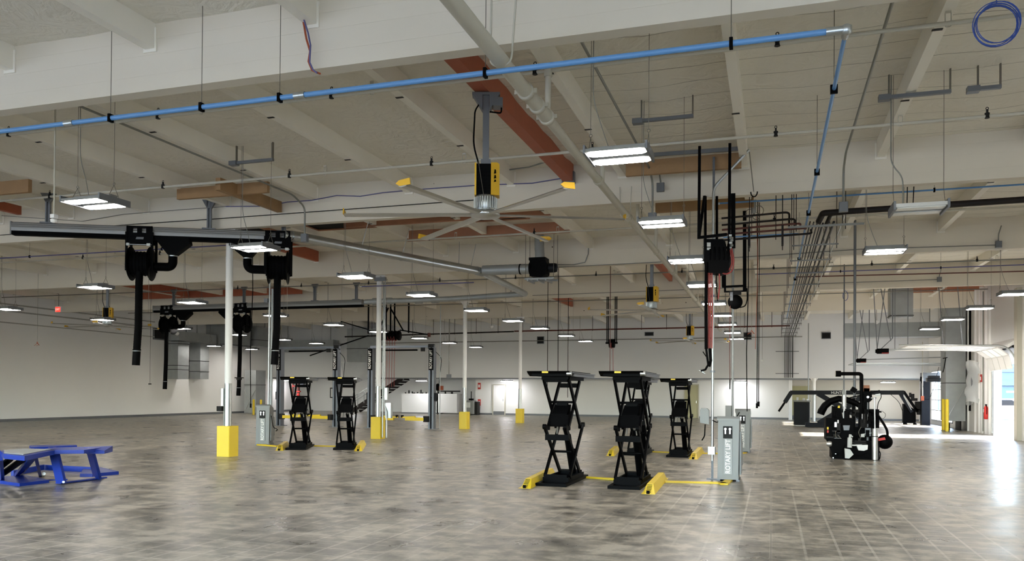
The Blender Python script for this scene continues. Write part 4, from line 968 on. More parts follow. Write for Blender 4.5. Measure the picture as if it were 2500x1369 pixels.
# ------------------------------------------------------------------ black double-scissor lifts
def make_scissor():
    """x across (0.62), y along (1.75), front toward -y; origin at the middle of the front edge of the base"""
    t = thing('scissor_lift', 'x', 'vehicle lift', (0, 0, 0))
    bf = MB().box(-.27, .27, -.02, .06, 0, .05).box(-.27, .27, 1.62, 1.7, 0, .05).box(-.27, -.2, .06, 1.62, 0, .05).box(.2, .27, .06, 1.62, 0, .05)
    bf.box(-.2, .2, .3, .315, .02, .17).box(-.2, .2, 1.45, 1.465, .02, .16).box(-.23, -.2, .3, 1.5, .03, .12).box(.2, .23, .3, 1.5, .03, .12)
    part('base_frame', bf, M_black, t)
    part('base_box', MB().slab([(-.2, .315, .02), (-.2, .5, .02), (-.2, .46, .12), (-.2, .315, .17)], (.4, 0, 0)), M_black, t)
    part('cylinder_mount', MB().cbox((0, 1.38, .09), (.36, .12, .12)), M_black, t)
    ztop = 1.87; zm = 1.0
    A = MB  # shorthand
    for s in (-1, 1):
        x = s*.225; xi = s*.185
        # lower pair
        part('lower_arm', A().bar((x, .42, .12), (x, 1.42, zm), .035, .075), M_black, t)
        part('lower_arm', A().bar((xi, 1.4, .08), (xi, .24, zm-.0), .035, .075), M_black, t)
        # knuckles between the two stages
        part('knuckle', A().bar((xi, .24, zm), (xi, .46, zm-.03), .05, .06).cyl((xi-.03, .24, zm), (xi+.03, .24, zm), .045, 10).cyl((xi-.03, .46, zm-.03), (xi+.03, .46, zm-.03), .04, 10), M_black, t)
        part('knuckle', A().bar((x, 1.42, zm), (x, 1.2, zm-.03), .05, .06).cyl((x-.03, 1.42, zm), (x+.03, 1.42, zm), .045, 10).cyl((x-.03, 1.2, zm-.03), (x+.03, 1.2, zm-.03), .04, 10), M_black, t)
        part('upper_arm', A().bar((x, 1.2, zm-.03), (x, .3, ztop-.04), .035, .075), M_black, t)
        part('upper_arm', A().bar((xi, .46, zm-.03), (xi, 1.3, ztop-.06), .035, .075), M_black, t)
    for nm, mb in (('cross_plate', A().box(-.21, .21, .36, .39, .76, .86)), ('cross_tube', A().cyl((-.22, .9, .53), (.22, .9, .53), .022, 10)), ('cross_tube', A().cyl((-.22, .8, 1.42), (.22, .8, 1.42), .022, 10)), ('cross_plate', A().box(-.16, .16, 1.2, 1.23, 1.68, 1.76))):
        part(nm, mb, M_black, t)
    part('torsion_box', A().slab([(-.13, .52, 1.02), (-.15, .6, 1.22), (-.12, .7, 1.38), (-.12, .8, 1.38), (-.13, .74, 1.02)], (.27, 0, 0)).slab([(-.17, .5, .99), (-.17, .58, 1.2), (-.17, .7, 1.2), (-.17, .7, .99)], (.33, 0, 0)).box(-.09, .11, .66, .76, 1.36, 1.41), M_black, t)
    part('cylinder', A().cyl((.06, 1.35, .12), (.04, .98, .82), .065, 14).cyl((.04, .98, .82), (.02, .9, .95), .05, 14), M_black, t)
    part('piston_rod', A().cyl((.04, .98, .82), (0, .72, 1.2), .022, 10).cyl((-.08, .7, .86), (-.05, .64, 1.1), .014, 8).cyl((.1, .7, .86), (.08, .64, 1.1), .014, 8), M_alu, t)
    part('valve_block', A().cbox((.12, 1.18, .5), (.1, .06, .14)), M_black, t)
    pf = A().box(-.36, .26, .02, 1.8, ztop, ztop+.06).box(-.4, .3, .2, 1.7, ztop+.05, ztop+.085)
    pf.slab([(-.43, -.04, ztop+.085), (-.43, .3, ztop+.085), (-.43, .3, ztop+.0), (-.43, .14, ztop+.0), (-.43, .0, ztop+.05)], (.74, 0, 0))
    pf.box(-.24, .22, .22, 1.5, ztop-.06, ztop).box(-.2, .2, .26, .32, ztop-.1, ztop)
    plt = part('platform', pf, M_black, t)
    part('warning_label', A().slab([(-.16, -.045, ztop+.05), (-.05, -.045, ztop+.05), (-.05, -.045, ztop+.08), (-.16, -.045, ztop+.08)], (0, -.003, 0)), M_yellow, plt, 'yellow label')
    part('side_extension', A().box(.26, .31, .15, 2.0, ztop+.0, ztop+.055).box(.26, .33, .15, 2.0, ztop+.055, ztop+.07), M_greysteel, t, 'grey runner')
    part('roller', A().cyl((.26, .02, ztop+.045), (.34, .02, ztop+.045), .035, 12), M_alu, t)
    return t
sc = make_scissor()
# the platforms overhang to the side of the runway, as the photo shows
def put(o, px, py, lab, firsttime=False):
    q = P(px, py, Z=0)
    if firsttime:
        o.location = (q.x, q.y, 0); WORLD_OFF[o.name] = Vector((q.x, q.y, 0)); o['label'] = lab; o['group'] = 'black scissor lifts'; return o
    return dup(o, (q.x, q.y, 0), lab, group='black scissor lifts')
put(sc, 1345, 1187, 'raised black scissor lift of the nearest pair, beside the long yellow ramp', True)
put(sc, 1523, 1194, 'raised black scissor lift of the nearest pair, closer to the grey power unit')
put(sc, 1653, 1116, 'raised black scissor lift of the farther pair, before the khaki door')
q = P(1548, 1112, Z=0); dup(sc, (q.x, q.y, 0), 'raised black scissor lift of the farther pair, hidden behind the nearest one', group='black scissor lifts')
for px, lab in ((722, 'raised black scissor lift next to the grey power unit by the columns'), (838, 'raised black scissor lift beside the second yellow column guard')):
    o = put(sc, px, 1098, lab); o.rotation_euler = (0, 0, .42)

# yellow floor ramps beside the lifts and the hose covers between them
def ramp(p, L, lab):
    t = thing('yellow_floor_ramp', lab, 'floor guard', p)
    b = MB(); sec = [(0, .004), (.32, .13), (L-.3, .13), (L, .004)]; vs = []
    for y, h in sec: vs += [(-.11, y, 0), (.11, y, 0), (.05, y, h), (-.05, y, h)]
    b.add(vs, [(0, 1, 2, 3), (15, 14, 13, 12)] + [(4*i+k, 4*i+4+k, 4*i+4+(k+1) % 4, 4*i+(k+1) % 4) for i in range(3) for k in range(4)])
    part('guard_rail', b, M_yellow, t)
    g = MB()
    for k in range(6): g.box(-.04, .04, .04+.045*k, .06+.045*k, .022+.018*k, .03+.018*k)
    part('grip_slots', g, M_dark, t)
    part('cable_mouth', MB().cbox((0, .005, .03), (.05, .02, .05)), M_rubber, t)
    return t
def put_ramp(a, b, lab):
    p, q = P(*a, Z=0), P(*b, Z=0); d = q-p; r = ramp(p, d.length, lab); r.rotation_euler = (0, 0, math.atan2(d.y, d.x)-math.pi/2); return r
put_ramp((1280, 1192), (1350, 1155), 'yellow floor guard on the outer side of the nearest lift pair')
put_ramp((1582, 1206), (1618, 1166), 'yellow floor guard between the nearest lifts and the grey power unit')
put_ramp((1489, 1113), (1506, 1098), 'yellow floor guard on the outer side of the farther lift pair')
put_ramp((1692, 1121), (1711, 1101), 'yellow floor guard between the farther lift pair and its power unit')
put_ramp((681, 1100), (700, 1086), 'yellow floor guard with a bright worn end, by the far-side lift pair')
put_ramp((874, 1101), (886, 1083), 'yellow floor guard on the column side of the far-side lift pair')
def cover(pts, lab, w_=.1):
    P_ = [P(a, b, Z=0) for a, b in pts]; mb = MB()
    for a, b in zip(P_[:-1], P_[1:]): mb.bar(a+Vector((0, 0, .014)), b+Vector((0, 0, .014)), w_, .028)
    return single('hose_cover', mb, M_yellow, lab, 'floor cover')
cover([(1428, 1166), (1502, 1171)], 'short yellow hose cover between the two nearest lifts')
cover([(1624, 1177), (1760, 1180), (1768, 1183), (1780, 1173)], 'yellow hose cover running to the near grey power unit', .13)
cover([(1586, 1103), (1636, 1105)], 'short yellow hose cover between the two farther lifts')
cover([(1712, 1107), (1800, 1108), (1818, 1106)], 'yellow hose cover running to the farther grey power unit', .13)
cover([(632, 1086), (680, 1090)], 'yellow hose cover between the power unit and the lift by the columns', .16)
cover([(768, 1089), (822, 1090)], 'short yellow hose cover between the two lifts by the columns')

# ------------------------------------------------------------------ grey power units
def power_unit(p, lab, cord=True):
    t = thing('lift_power_unit', lab, 'power unit', p, 0, 'grey lift power units')
    part('cabinet', MB().slab([(-.19, -.02, .03), (-.19, .62, .03), (-.175, .6, 1.02), (-.175, .0, 1.15), (-.18, -.02, 1.1)], (.37, 0, 0)), M_grey, t)
    part('side_door', MB().slab([(.195, .06, .12), (.195, .62, .1), (.195, .6, .78), (.195, .1, .9)], (.03, 0, 0)).box(.22, .235, .55, .6, .25, .7), M_grey, t)
    part('top_cover', MB().slab([(-.2, -.03, 1.1), (-.2, -.03, 1.14), (-.2, .0, 1.18), (-.2, .5, 1.08), (-.2, .62, 1.02)], (.4, 0, 0)), M_grey, t)
    cp = part('control_panel', MB().box(-.09, .07, -.045, -.018, .78, 1.0), M_dark, t, 'dark control panel')
    for x in (-.05, .03): part('dial', MB().cyl((x, -.06, .95), (x, -.04, .95), .022, 12).box(x-.012, x+.012, -.055, -.042, .86, .94), M_alu, cp)
    sg = part('name_plate', MB().box(-.075, .075, -.034, -.02, .13, .77), M_signgrey, t, 'pale strip with the maker name')
    text('ROTARY LIFT', .118, (.0, -.036, .45), UPRIGHT, M_letter, sg, bold=.0025, sx=.88)
    part('red_frame', MB().box(-.072, -.068, -.037, -.034, .14, .76).box(-.072, .072, -.037, -.034, .14, .144).box(.068, .072, -.037, -.034, .14, .76), M_grey, sg)
    part('foot', MB().box(-.2, -.14, -.02, .62, 0, .03).box(.14, .2, -.02, .62, 0, .03), M_greysteel, t)
    return t
p = P(1765, 1174, Z=0); power_unit((p.x+.09, p.y+.02, 0), 'grey power unit with dials, nearest the camera, under the red hoses')
p = P(1813, 1104, Z=0); u2 = power_unit((p.x, p.y, 0), 'grey power unit standing farther, behind the near one')
part('warning_light', MB().cbox((-.2, .0, .85), (.05, .05, .08)), M_orange, u2)
p = P(641, 1086, Z=0); u3 = power_unit((p.x, p.y, 0), 'darker grey power unit seen from behind the first column'); u3.rotation_euler = (0, 0, .42)
part('cord', MB().tube(path([(.22, .1, .85), (.28, .1, .5), (.42, .05, .45), (.36, .05, .4)], .1), .012, 6), M_rubber, u3)

# ------------------------------------------------------------------ two-post lifts
def post(p, s, lab, H=3.43):
    """s = +1 when the open side faces +x"""
    t = thing('lift_post', lab, 'vehicle lift', p, 0, 'two-post lift columns')
    part('column', MB().box(-.12, .12, .1, .13, 0, H).box(-.12, -.09, -.1, .1, 0, H).box(.09, .12, -.1, .1, 0, H).box(-.12, -.04, -.13, -.1, 0, H).box(.04, .12, -.13, -.1, 0, H), M_postblue, t)
    part('carriage', MB().box(-.1, .1, -.09, .08, .35, 1.35), M_navy, t, 'dark carriage')
    part('base_plate', MB().cbox((0, 0, .01), (.5, .4, .02)), M_greysteel, t)
    np_ = part('name_plate', MB().box(-.1, .1, -.17, -.135, H-.95, H-.02), M_black, t, 'black plate with pale lettering')
    text('ROTARY LIFT', .165, (0, -.172, H-.5), UPRIGHT, M_letter, np_, bold=.002, sx=.8)
    return t
def arm(t, off, s):
    def part(n, mb, m_, par): return globals()['part'](n, mb.move(off), m_, par)
    t = part('swing_arm', MB().slab([(0, -.1, .0), (s*.95, -.06, .0), (s*.95, .06, .0), (0, .1, .0)], (0, 0, .13)), M_yellow, t); t['label'] = 'yellow swing arm'
    part('outer_arm', MB().slab([(s*.5, -.05, .13), (s*1.15, -.05, .1), (s*1.15, .05, .1), (s*.5, .05, .13)], (0, 0, .06)), M_yellow, t)
    part('lift_pad', MB().cyl((s*1.1, 0, .12), (s*1.1, 0, .22), .06, 12), M_rubber, t)
    part('arm_gear', MB().cyl((0, 0, -.05), (0, 0, .2), .13, 14), M_dark, t)
PO = [(-21.0, 31.4, 1), (-18.15, 31.4, -1), (-16.45, 31.4, 1), (-13.6, 31.4, -1)]
PN = ['slate two-post lift column hidden partly by the long black hose', 'slate two-post lift column behind the lifts by the second white column', 'slate two-post lift column beside the second white column', 'slate two-post lift column standing clear, with a cord']
for (x, y, s), lab in zip(PO, PN):
    t = post((x, y, 0), s, lab)
    if s < 0: part('air_cord', MB().tube(path([(.15, 0, 3.25), (.42, 0, 3.0), (.3, 0, 1.8), (.22, 0, 1.2)], .3), .012, 6), M_rubber, t)
    part('lock_box', MB().cbox((.16 if s < 0 else -.16, 0, 1.35), (.07, .14, .35)), M_navy, t)
    arm(t, (s*.2, -.15, .35), s)
for x0, x1, lab in ((-21.1, -18.0, 'overhead bar linking the two-post lift near the black hose'), (-16.5, -13.5, 'overhead bar linking the two-post lift with the clear-standing post')):
    t = thing('overhead_lift_beam', lab, 'lift beam', (x0, 31.4, 3.43))
    part('beam', MB().box(0, x1-x0, -.05, .05, .0, .1), M_postblue, t)
    part('shutoff_bar', MB().cyl((.6, -.1, -.1), (x1-x0-.75, -.1, -.1), .035, 10), M_rubber, t)
    part('limit_switch', MB().cbox((x1-x0-.5, -.1, -.08), (.16, .1, .16)).cbox((x1-x0-.15, 0, .05), (.25, .14, .2)), M_dark, t)
t = thing('air_pipe_drop', 'thin galvanized pipe with coiled cord beside the clear-standing lift post', 'pipe', (-13.25, 31.4, 0))
part('pipe', MB().tube([(0, 0, .02), (0, 0, 5.2)], .02, 8), M_galv_dull, t)
t = thing('conduit_drop', 'grey conduit hanging down to a box over the white workbench', 'conduit', (-18.0, 44, 2.45))
part('pipe', MB().tube([(0, 0, .1), (0, 0, ZC-2.48)], .03, 8), M_conduit, t); part('box', MB().cbox((0, 0, .03), (.3, .1, .22), bev=.02), M_greysteel, t)

# ------------------------------------------------------------------ blue low-rise lift
O = P(145, 1180, Z=0)
t = thing('blue_vehicle_lift', 'low blue parallelogram lift with ramps, cut by the frame edge', 'vehicle lift', O, 0)
def bl(*a): return P(*a)
Zt = .62
def T(u, v, z=Zt): return P(u, v, Z=z)
def leg(b, tp, wd, lab=None):
    """box-section leg from a floor pixel to a platform pixel"""
    p_, q_ = T(*b, z=.04), T(*tp, z=Zt-.06)
    part('leg', MB().bar(p_, q_, wd, .05, up=(0, 1, 0)), M_blue, t, world=True)
leg((150, 1178), (132, 1102), .17)
leg((238, 1165), (220, 1098), .17)
leg((97, 1157), (85, 1106), .15)
leg((5, 1168), (0, 1112), .16)
d0 = MB(); d0.slab([T(10, 1108), T(60, 1113), T(137, 1098), T(60, 1094), T(0, 1100)], (0, 0, -.07))
part('runway', d0, M_blue, t, world=True)
d1 = MB(); d1.slab([T(112, 1099), T(205, 1098), T(275, 1088), T(205, 1090), T(118, 1092)], (0, 0, -.06)).slab([T(75, 1092), T(188, 1087), T(186, 1085), T(72, 1087)], (0, 0, -.05))
part('runway', d1, M_blue, t, world=True)
part('runway_end_flap', MB().slab([T(255, 1100, .58), T(275, 1095, .58), T(275, 1088, .63), T(205, 1092, .63), T(210, 1100, .58)], (0, 0, -.05)), M_blue, t, world=True)
tp = MB().slab([T(10, 1106, Zt+.004), T(57, 1110, Zt+.004), T(125, 1097, Zt+.004), T(60, 1095, Zt+.004), T(10, 1100, Zt+.004)], (0, 0, .008)); part('tread_plate', tp, M_galv_dull, t, 'worn grey tread', world=True)
part('side_rail', MB().bar(T(12, 1108, .56), T(58, 1113, .56), .03, .12).bar(T(58, 1113, .56), T(140, 1097, .56), .03, .1), M_blue, t, world=True)
for a_, b_, w_, h_ in ((T(142, 1179, .02), T(255, 1165, .02), .12, .02), (T(100, 1140, .05), T(225, 1146, .05), .05, .1), (T(30, 1155, .06), T(105, 1140, .06), .05, .1), (T(105, 1172, .02), T(165, 1170, .02), .05, .02)): part('base_bar', MB().bar(a_, b_, w_, h_), M_blue, t, world=True)
rm = MB().slab([T(0, 1180, .0), T(48, 1187, .0), T(120, 1178, .0), T(60, 1166, .0), T(0, 1170, .0)], (0, 0, .05)); part('ramp', rm, M_blue, t, world=True)
rm = MB().slab([T(195, 1164, .0), T(225, 1164, .0), T(290, 1158, .0), T(245, 1147, .0), T(205, 1150, .0)], (0, 0, .06)); part('ramp', rm, M_blue, t, world=True)
part('brace', MB().bar(T(40, 1160, .05), T(78, 1113, .56), .06, .06).slab([T(75, 1112, .56), T(92, 1110, .56), T(50, 1160, .03), T(38, 1160, .03)], (0, .04, 0)), M_blue, t, world=True)
part('hydraulic_cylinder', MB().cyl(T(8, 1155, .15), T(62, 1117, .5), .05, 14).cyl(T(0, 1140, .3), T(25, 1120, .45), .05, 12), M_black, t, 'black cylinders', world=True)
part('anchor_bolt', MB().cyl(T(155, 1176, .02), T(155, 1176, .06), .02, 8).cyl(T(243, 1163, .02), T(243, 1163, .06), .02, 8).cyl(T(107, 1156, .02), T(107, 1156, .06), .03, 8), M_alu, t, world=True)
lt = text('LIFT', .075, (0, 0, 0), (math.pi/2, 0, math.radians(-12)), M_letter, t); pp_ = T(5, 1107, .56) - O; lt.location = pp_ + Vector((-.02, -.05, .0))

# ------------------------------------------------------------------ tire machine cluster
def M(u, v, Y=21.7): return P(u, v, Y=Y)
def poly(pts, Y, dep): return MB().slab([M(a, b, Y) for a, b in pts], (0, dep, 0))
def rel(px, Y=21.7): return P(px, 1000, Y=Y).x
t = thing('tire_changer', 'black tire machine with hooped arm, hoses and a red-topped tank', 'tire machine', (1.85, 21.7, 0))
def mp(name, mb, m_, lab=None, par=None): return part(name, mb, m_, par or t, lab, True)
body = poly([(2028, 1126), (2028, 1092), (2014, 1078), (2014, 1034), (2030, 1026), (2075, 1024), (2118, 1030), (2143, 1040), (2146, 1128)], 21.6, .8)
x0, x1 = rel(2030), rel(2145)
mp('cabinet', MB().box(x0, x1, 21.5, 22.4, .0, .46).box(x0-.14, x0+.5, 21.55, 22.3, .46, 1.0).box(x0+.35, x1-.05, 21.8, 22.5, .46, .78), M_black)
mp('front_tray', MB().slab([Vector((x0-.15, 21.38, .5)), Vector((x0+.45, 21.38, .5)), Vector((x0+.35, 21.38, .2)), Vector((x0, 21.38, .12))], (0, .15, 0)), M_black)
sl = MB()
for px, py in ((2034, 1103), (2034, 1117), (2040, 1100), (2040, 1107), (2036, 1121)): sl.cyl(M(px, py, 21.49), M(px, py, 21.47), .014, 8)
mp('bolt', sl, M_alu)
mp('warning_decal', MB().slab([M(2019, 1042, 21.5), M(2023, 1042, 21.5), M(2023, 1048, 21.5), M(2019, 1048, 21.5)], (0, -.01, 0)), M_yellow)
mp('warning_decal', MB().slab([M(2019, 1050, 21.5), M(2023, 1050, 21.5), M(2023, 1056, 21.5), M(2019, 1056, 21.5)], (0, -.01, 0)), M_sred)
mp('warning_decal', MB().slab([M(2046, 990, 21.5), M(2051, 990, 21.5), M(2050, 996, 21.5), M(2045, 995, 21.5)], (0, -.01, 0)), M_yellow)
# big curved fender
pts = [M(2003, 1011, 21.9), M(2006, 1003, 21.9), M(2014, 990, 21.9), M(2028, 979, 21.9), M(2048, 973, 21.9), M(2068, 976, 21.9), M(2088, 983, 21.9), M(2105, 994, 21.9)]
mp('wheel_hood', MB().tube(pts, .09, 12, [.09, .095, .09, .085, .08, .075, .07, .06]), M_black)
mp('hood_support', poly([(2034, 992), (2050, 990), (2056, 1010), (2060, 1030), (2036, 1030), (2030, 1012)], 21.7, .2), M_black)
# hooped arm
mp('hoop_arm', MB().tube(path([M(2046, 912, 21.9), M(2098, 912, 21.9), M(2103, 915, 21.9), M(2104, 1010, 21.9)], .18, 8), .045, 12), M_black)
mp('foam_grip', MB().tube([M(2040, 912, 21.9), M(2053, 912, 21.9)], .075, 12), M_rubber)
mp('grip_end', MB().tube([M(2039, 912, 21.9), M(2044, 912, 21.9)], .07, 12), M_tan_wall, 'pale grip end')
# upright columns
mp('main_column', MB().box(rel(2112), rel(2126), 22.0, 22.2, .4, 1.75), M_black)
mp('column_guide', MB().box(rel(2120), rel(2123), 21.96, 22.0, .5, 1.6), M_greysteel)
mp('swing_head', poly([(2105, 958), (2128, 955), (2130, 975), (2122, 982), (2110, 982)], 21.9, .2), M_black)
mp('head_bolt', MB().cyl(M(2119, 969, 21.85), M(2119, 969, 21.75), .03, 10).cyl(M(2126, 971, 21.85), M(2140, 971, 21.85), .02, 8), M_alu)
mp('crossbar', MB().bar(M(2055, 1003, 21.8), M(2100, 1002, 21.8), .05, .06).bar(M(2070, 972, 21.9), M(2148, 953, 21.9), .03, .03).bar(M(2078, 948, 21.9), M(2090, 955, 21.9), .1, .12).bar(M(2125, 1004, 21.9), M(2152, 1005, 21.9), .03, .04), M_black)
mp('rear_box', MB().box(rel(2128), rel(2153), 22.2, 22.6, .75, 1.22), M_black)
mp('display_box', MB().slab([M(2106, 940, 22.0), M(2123, 940, 22.0), M(2124, 955, 22.0), M(2106, 955, 22.0)], (0, .1, 0)), M_redwood, 'brown display box')
mp('plate', MB().slab([M(2137, 962, 21.9), M(2151, 960, 21.9), M(2150, 966, 21.9), M(2137, 967, 21.9)], (0, .02, 0)), M_panelgrey)
# silver air cylinders
mp('air_cylinder', MB().cyl(M(2061, 964, 21.7), M(2061, 992, 21.7), .055, 16).cyl(M(2061, 992, 21.7), M(2061, 1002, 21.7), .03, 12).cyl(M(2060, 1002, 21.7), M(2060, 1030, 21.7), .018, 10), M_alu)
mp('air_cylinder', MB().cyl(M(2136, 1122, 21.4), M(2136, 1046, 21.4), .07, 18).cyl(M(2136, 1046, 21.4), M(2135, 970, 21.4), .016, 10), M_alu)
mp('cylinder_band', MB().cyl(M(2136, 1064, 21.4), M(2136, 1066, 21.4), .076, 18), M_dark)
mp('valve_box', MB().slab([M(2058, 1038, 21.5), M(2075, 1038, 21.5), M(2073, 1050, 21.5), M(2060, 1050, 21.5)], (0, .1, 0)), M_greysteel)
mp('spray_bottle', MB().cyl(M(2074, 1092, 21.35), M(2075, 1068, 21.35), .055, 14).cyl(M(2075, 1068, 21.35), M(2076, 1060, 21.35), .03, 10).bar(M(2076, 1062, 21.35), M(2082, 1066, 21.35), .03, .03), M_panelgrey, 'clear grey bottle')
mp('soap_tub', MB().slab([M(2092, 1087, 21.3), M(2119, 1086, 21.3), M(2118, 1097, 21.3), M(2109, 1100, 21.3), M(2096, 1099, 21.3)], (0, .25, 0)).slab([M(2078, 1085, 21.4), M(2105, 1085, 21.4), M(2105, 1088, 21.4), M(2078, 1088, 21.4)], (0, .15, 0)), M_white, 'white soap tub')
mp('foot_guard', MB().slab([M(2062, 1094, 21.25), M(2076, 1097, 21.25), M(2084, 1109, 21.25), M(2073, 1119, 21.25), M(2063, 1118, 21.25)], (0, .04, 0)), M_panelgrey, 'pale guard plate')
mp('lever', MB().bar(M(2102, 1060, 21.5), M(2132, 1056, 21.5), .02, .015).cbox(M(2106, 1063, 21.5), (.08, .06, .07)), M_panelgrey)
mp('wheel_clamp', MB().cbox(M(2096, 1076, 21.6), (.3, .3, .03)).cbox(M(2098, 1072, 21.5), (.06, .1, .06)).cbox(M(2086, 1080, 21.6), (.5, .4, .03)), M_dark)
mp('motor_cap', MB().lathe(M(2024, 1083, 21.4), [(.05, -.06), (.08, 0), (.06, .06)], 14, 'X'), M_alu)
for u_, v_, yy, sz in ((2038, 1038, 21.6, (.1, .1, .16)), (2047, 1045, 21.5, (.08, .1, .25)), (2042, 1052, 21.5, (.2, .1, .04)), (2055, 1080, 21.45, (.18, .1, .14))): mp('mechanism_part', MB().cbox(M(u_, v_, yy), sz), M_dark)
mp('gauge_part', MB().cyl(M(2046, 1025, 21.5), M(2046, 1038, 21.5), .025, 10).cbox(M(2040, 1036, 21.5), (.05, .06, .12)), M_alu)
random.seed(21)
for k in range(26):
    u_ = random.uniform(2024, 2132); v_ = random.uniform(1000, 1090); yy = random.uniform(21.45, 21.75)
    mp('mechanism_part', MB().cbox(M(u_, v_, yy), (random.uniform(.05, .2), .08, random.uniform(.04, .22)), rz=random.uniform(-.3, .3), bev=.01), random.choice([M_black, M_black, M_dark, M_dark, M_greysteel]))
for k in range(7):
    u_ = random.uniform(2030, 2130); v_ = random.uniform(1010, 1080)
    mp('mechanism_hose', MB().tube(path([M(u_, v_, 21.45), M(u_+random.uniform(-14, 14), v_+random.uniform(8, 20), 21.4), M(u_+random.uniform(-20, 20), v_+random.uniform(18, 34), 21.45)], .08), .008, 6), random.choice([M_rubber, M_rubber, M_wire]))
mp('frame_upright', MB().box(rel(2082), rel(2090), 21.9, 22.0, .7, 1.5).box(rel(2096), rel(2104), 21.7, 21.8, .7, 1.35).box(rel(2030), rel(2034), 21.6, 21.66, .9, 1.3), M_black)
# tank with red top and hoses
tk = M(2160, 1078, 21.7)
mp('air_tank', MB().lathe(tk, [(.02, -.2), (.12, -.18), (.17, -.1), (.18, .0), (.17, .1), (.12, .18), (.02, .2)], 20, 'Y'), M_black)
mp('tank_label', MB().slab([M(2144, 1070, 21.45), M(2160, 1067, 21.45), M(2162, 1073, 21.45), M(2145, 1076, 21.45)], (0, -.01, 0)), M_sred)
mp('hose', MB().tube(path([M(2112, 1000, 21.9), M(2140, 1008, 21.8), M(2158, 1035, 21.7), M(2166, 1050, 21.7), M(2167, 1066, 21.6)], .2), .03, 10), M_rubber)
mp('hose', MB().tube(path([M(2141, 1096, 21.4), M(2150, 1104, 21.4), M(2148, 1120, 21.4), M(2141, 1124, 21.4)], .1), .012, 6).tube(path([M(2064, 1085, 21.3), M(2056, 1098, 21.3), M(2062, 1115, 21.3)], .1), .009, 6).tube([M(2080, 1108, 21.35), M(2100, 1112, 21.3), M(2124, 1118, 21.3)], .01, 6).tube([M(2078, 1120, 21.35), M(2100, 1112, 21.32), M(2118, 1104, 21.3)], .009, 6).tube(path([M(2150, 958, 21.9), M(2152, 970, 21.9), M(2144, 982, 21.9), M(2140, 1010, 21.9)], .1), .01, 6), M_rubber)
mp('hose', MB().tube(path([M(2153, 1003, 21.9), M(2163, 1010, 21.9), M(2160, 1020, 21.9), M(2152, 1022, 21.9)], .08), .007, 6), M_wire)

# ------------------------------------------------------------------ wheel-alignment rack far behind it
Yr = 41.5
def K(u, v, Y=Yr): return P(u, v, Y=Y)
t = thing('alignment_rack', 'long black alignment machine beam with sloping end arms behind the tire machine', 'alignment machine', (2.0, Yr, 0))
part('beam', MB().bar(K(1929, 958), K(2206, 958), .3, .2), M_navy, t, world=True)
part('end_arm', MB().bar(K(1932, 957), K(1916, 982), .22, .2), M_navy, t, world=True)
part('end_arm', MB().bar(K(1916, 982), K(1901, 1004), .18, .1), M_black, t, world=True)
part('lifting_arm', MB().bar(K(1996, 960), K(2030, 980), .25, .22).bar(K(2030, 980), K(2100, 1018), .2, .25), M_navy, t, world=True)
part('lifting_arm', MB().bar(K(2115, 960), K(2080, 985), .25, .22).bar(K(2080, 985), K(1998, 1034), .25, .25), M_navy, t, world=True)
part('base', MB().box(K(1966, 1035).x, K(2120, 1035).x, Yr-.3, Yr+.3, .02, .22), M_navy, t, world=True)
bs = text('HUNTER', .24, (0, 0, 0), FRONT, M_letter, t); bs.location = K(2046, 958.5) - Vector((2.0, Yr, 0)) + Vector((0, -.16, 0)); bs.rotation_euler = (math.pi/2, 0, 0); bs.scale = (.68, .75, 1)
t = thing('alignment_console', 'black wheeled alignment console with two slanting target arms', 'alignment console', P(2222, 1036, Z=0))
q0 = WORLD_OFF[t.name]; Yc = q0.y
def Kc(u, v): return P(u, v, Y=Yc)
part('target_arm', MB().bar(Kc(2196, 958), Kc(2226, 1006), .22, .16), M_navy, t, world=True)
part('target_arm', MB().bar(Kc(2206, 955), Kc(2240, 1005), .2, .12), M_black, t, world=True)
part('arm_highlight_strip', MB().bar(Kc(2205, 966)+Vector((0, -.12, 0)), Kc(2224, 1000)+Vector((0, -.12, 0)), .04, .03), M_alu, t, world=True)
part('cabinet', MB().slab([Kc(2206, 985), Kc(2206, 1032), Kc(2236, 1032), Kc(2236, 1000), Kc(2220, 992)], (0, .5, 0)), M_black, t, world=True)
part('caster', MB().lathe(Kc(2210, 1035), [(.06, -.03), (.1, 0), (.06, .03)], 12, 'Y').lathe(Kc(2234, 1035), [(.06, -.03), (.1, 0), (.06, .03)], 12, 'Y'), M_rubber, t, world=True)
part('wheel_clamp', MB().cbox(Kc(2228, 968), (.15, .2, .3)).cbox(Kc(2222, 964), (.1, .1, .25)).cbox(Kc(2240, 990), (.25, .2, .45)).cbox(Kc(2246, 1005), (.3, .2, .3)).cbox(Kc(2232, 975), (.3, .15, .15)), M_dark, t, world=True)
part('cord', MB().tube(path([Kc(2175, 963), Kc(2195, 980), Kc(2206, 1010), Kc(2205, 1040)], .8), .015, 6), M_rubber, t, world=True)
q = P(1957, 1039, Z=0)
t = thing('tool_cabinet', 'upright black cabinet with bottles on top beside the khaki door', 'cabinet', q)
part('body', MB().cbox((0, 0, .62), (.75, .5, 1.16), bev=.04), M_navy, t); part('shelf', MB().cbox((0, 0, 1.24), (.8, .5, .05)), M_greysteel, t)
part('bottle', MB().cyl((-.2, 0, 1.26), (-.2, 0, 1.42), .05, 10).cyl((.1, 0, 1.26), (.1, 0, 1.38), .06, 10).cyl((.25, 0, 1.26), (.25, 0, 1.34), .05, 10), M_panelgrey, t)
part('foot', MB().cbox((.15, -.1, .02), (.9, .5, .04)), M_panelgrey, t)

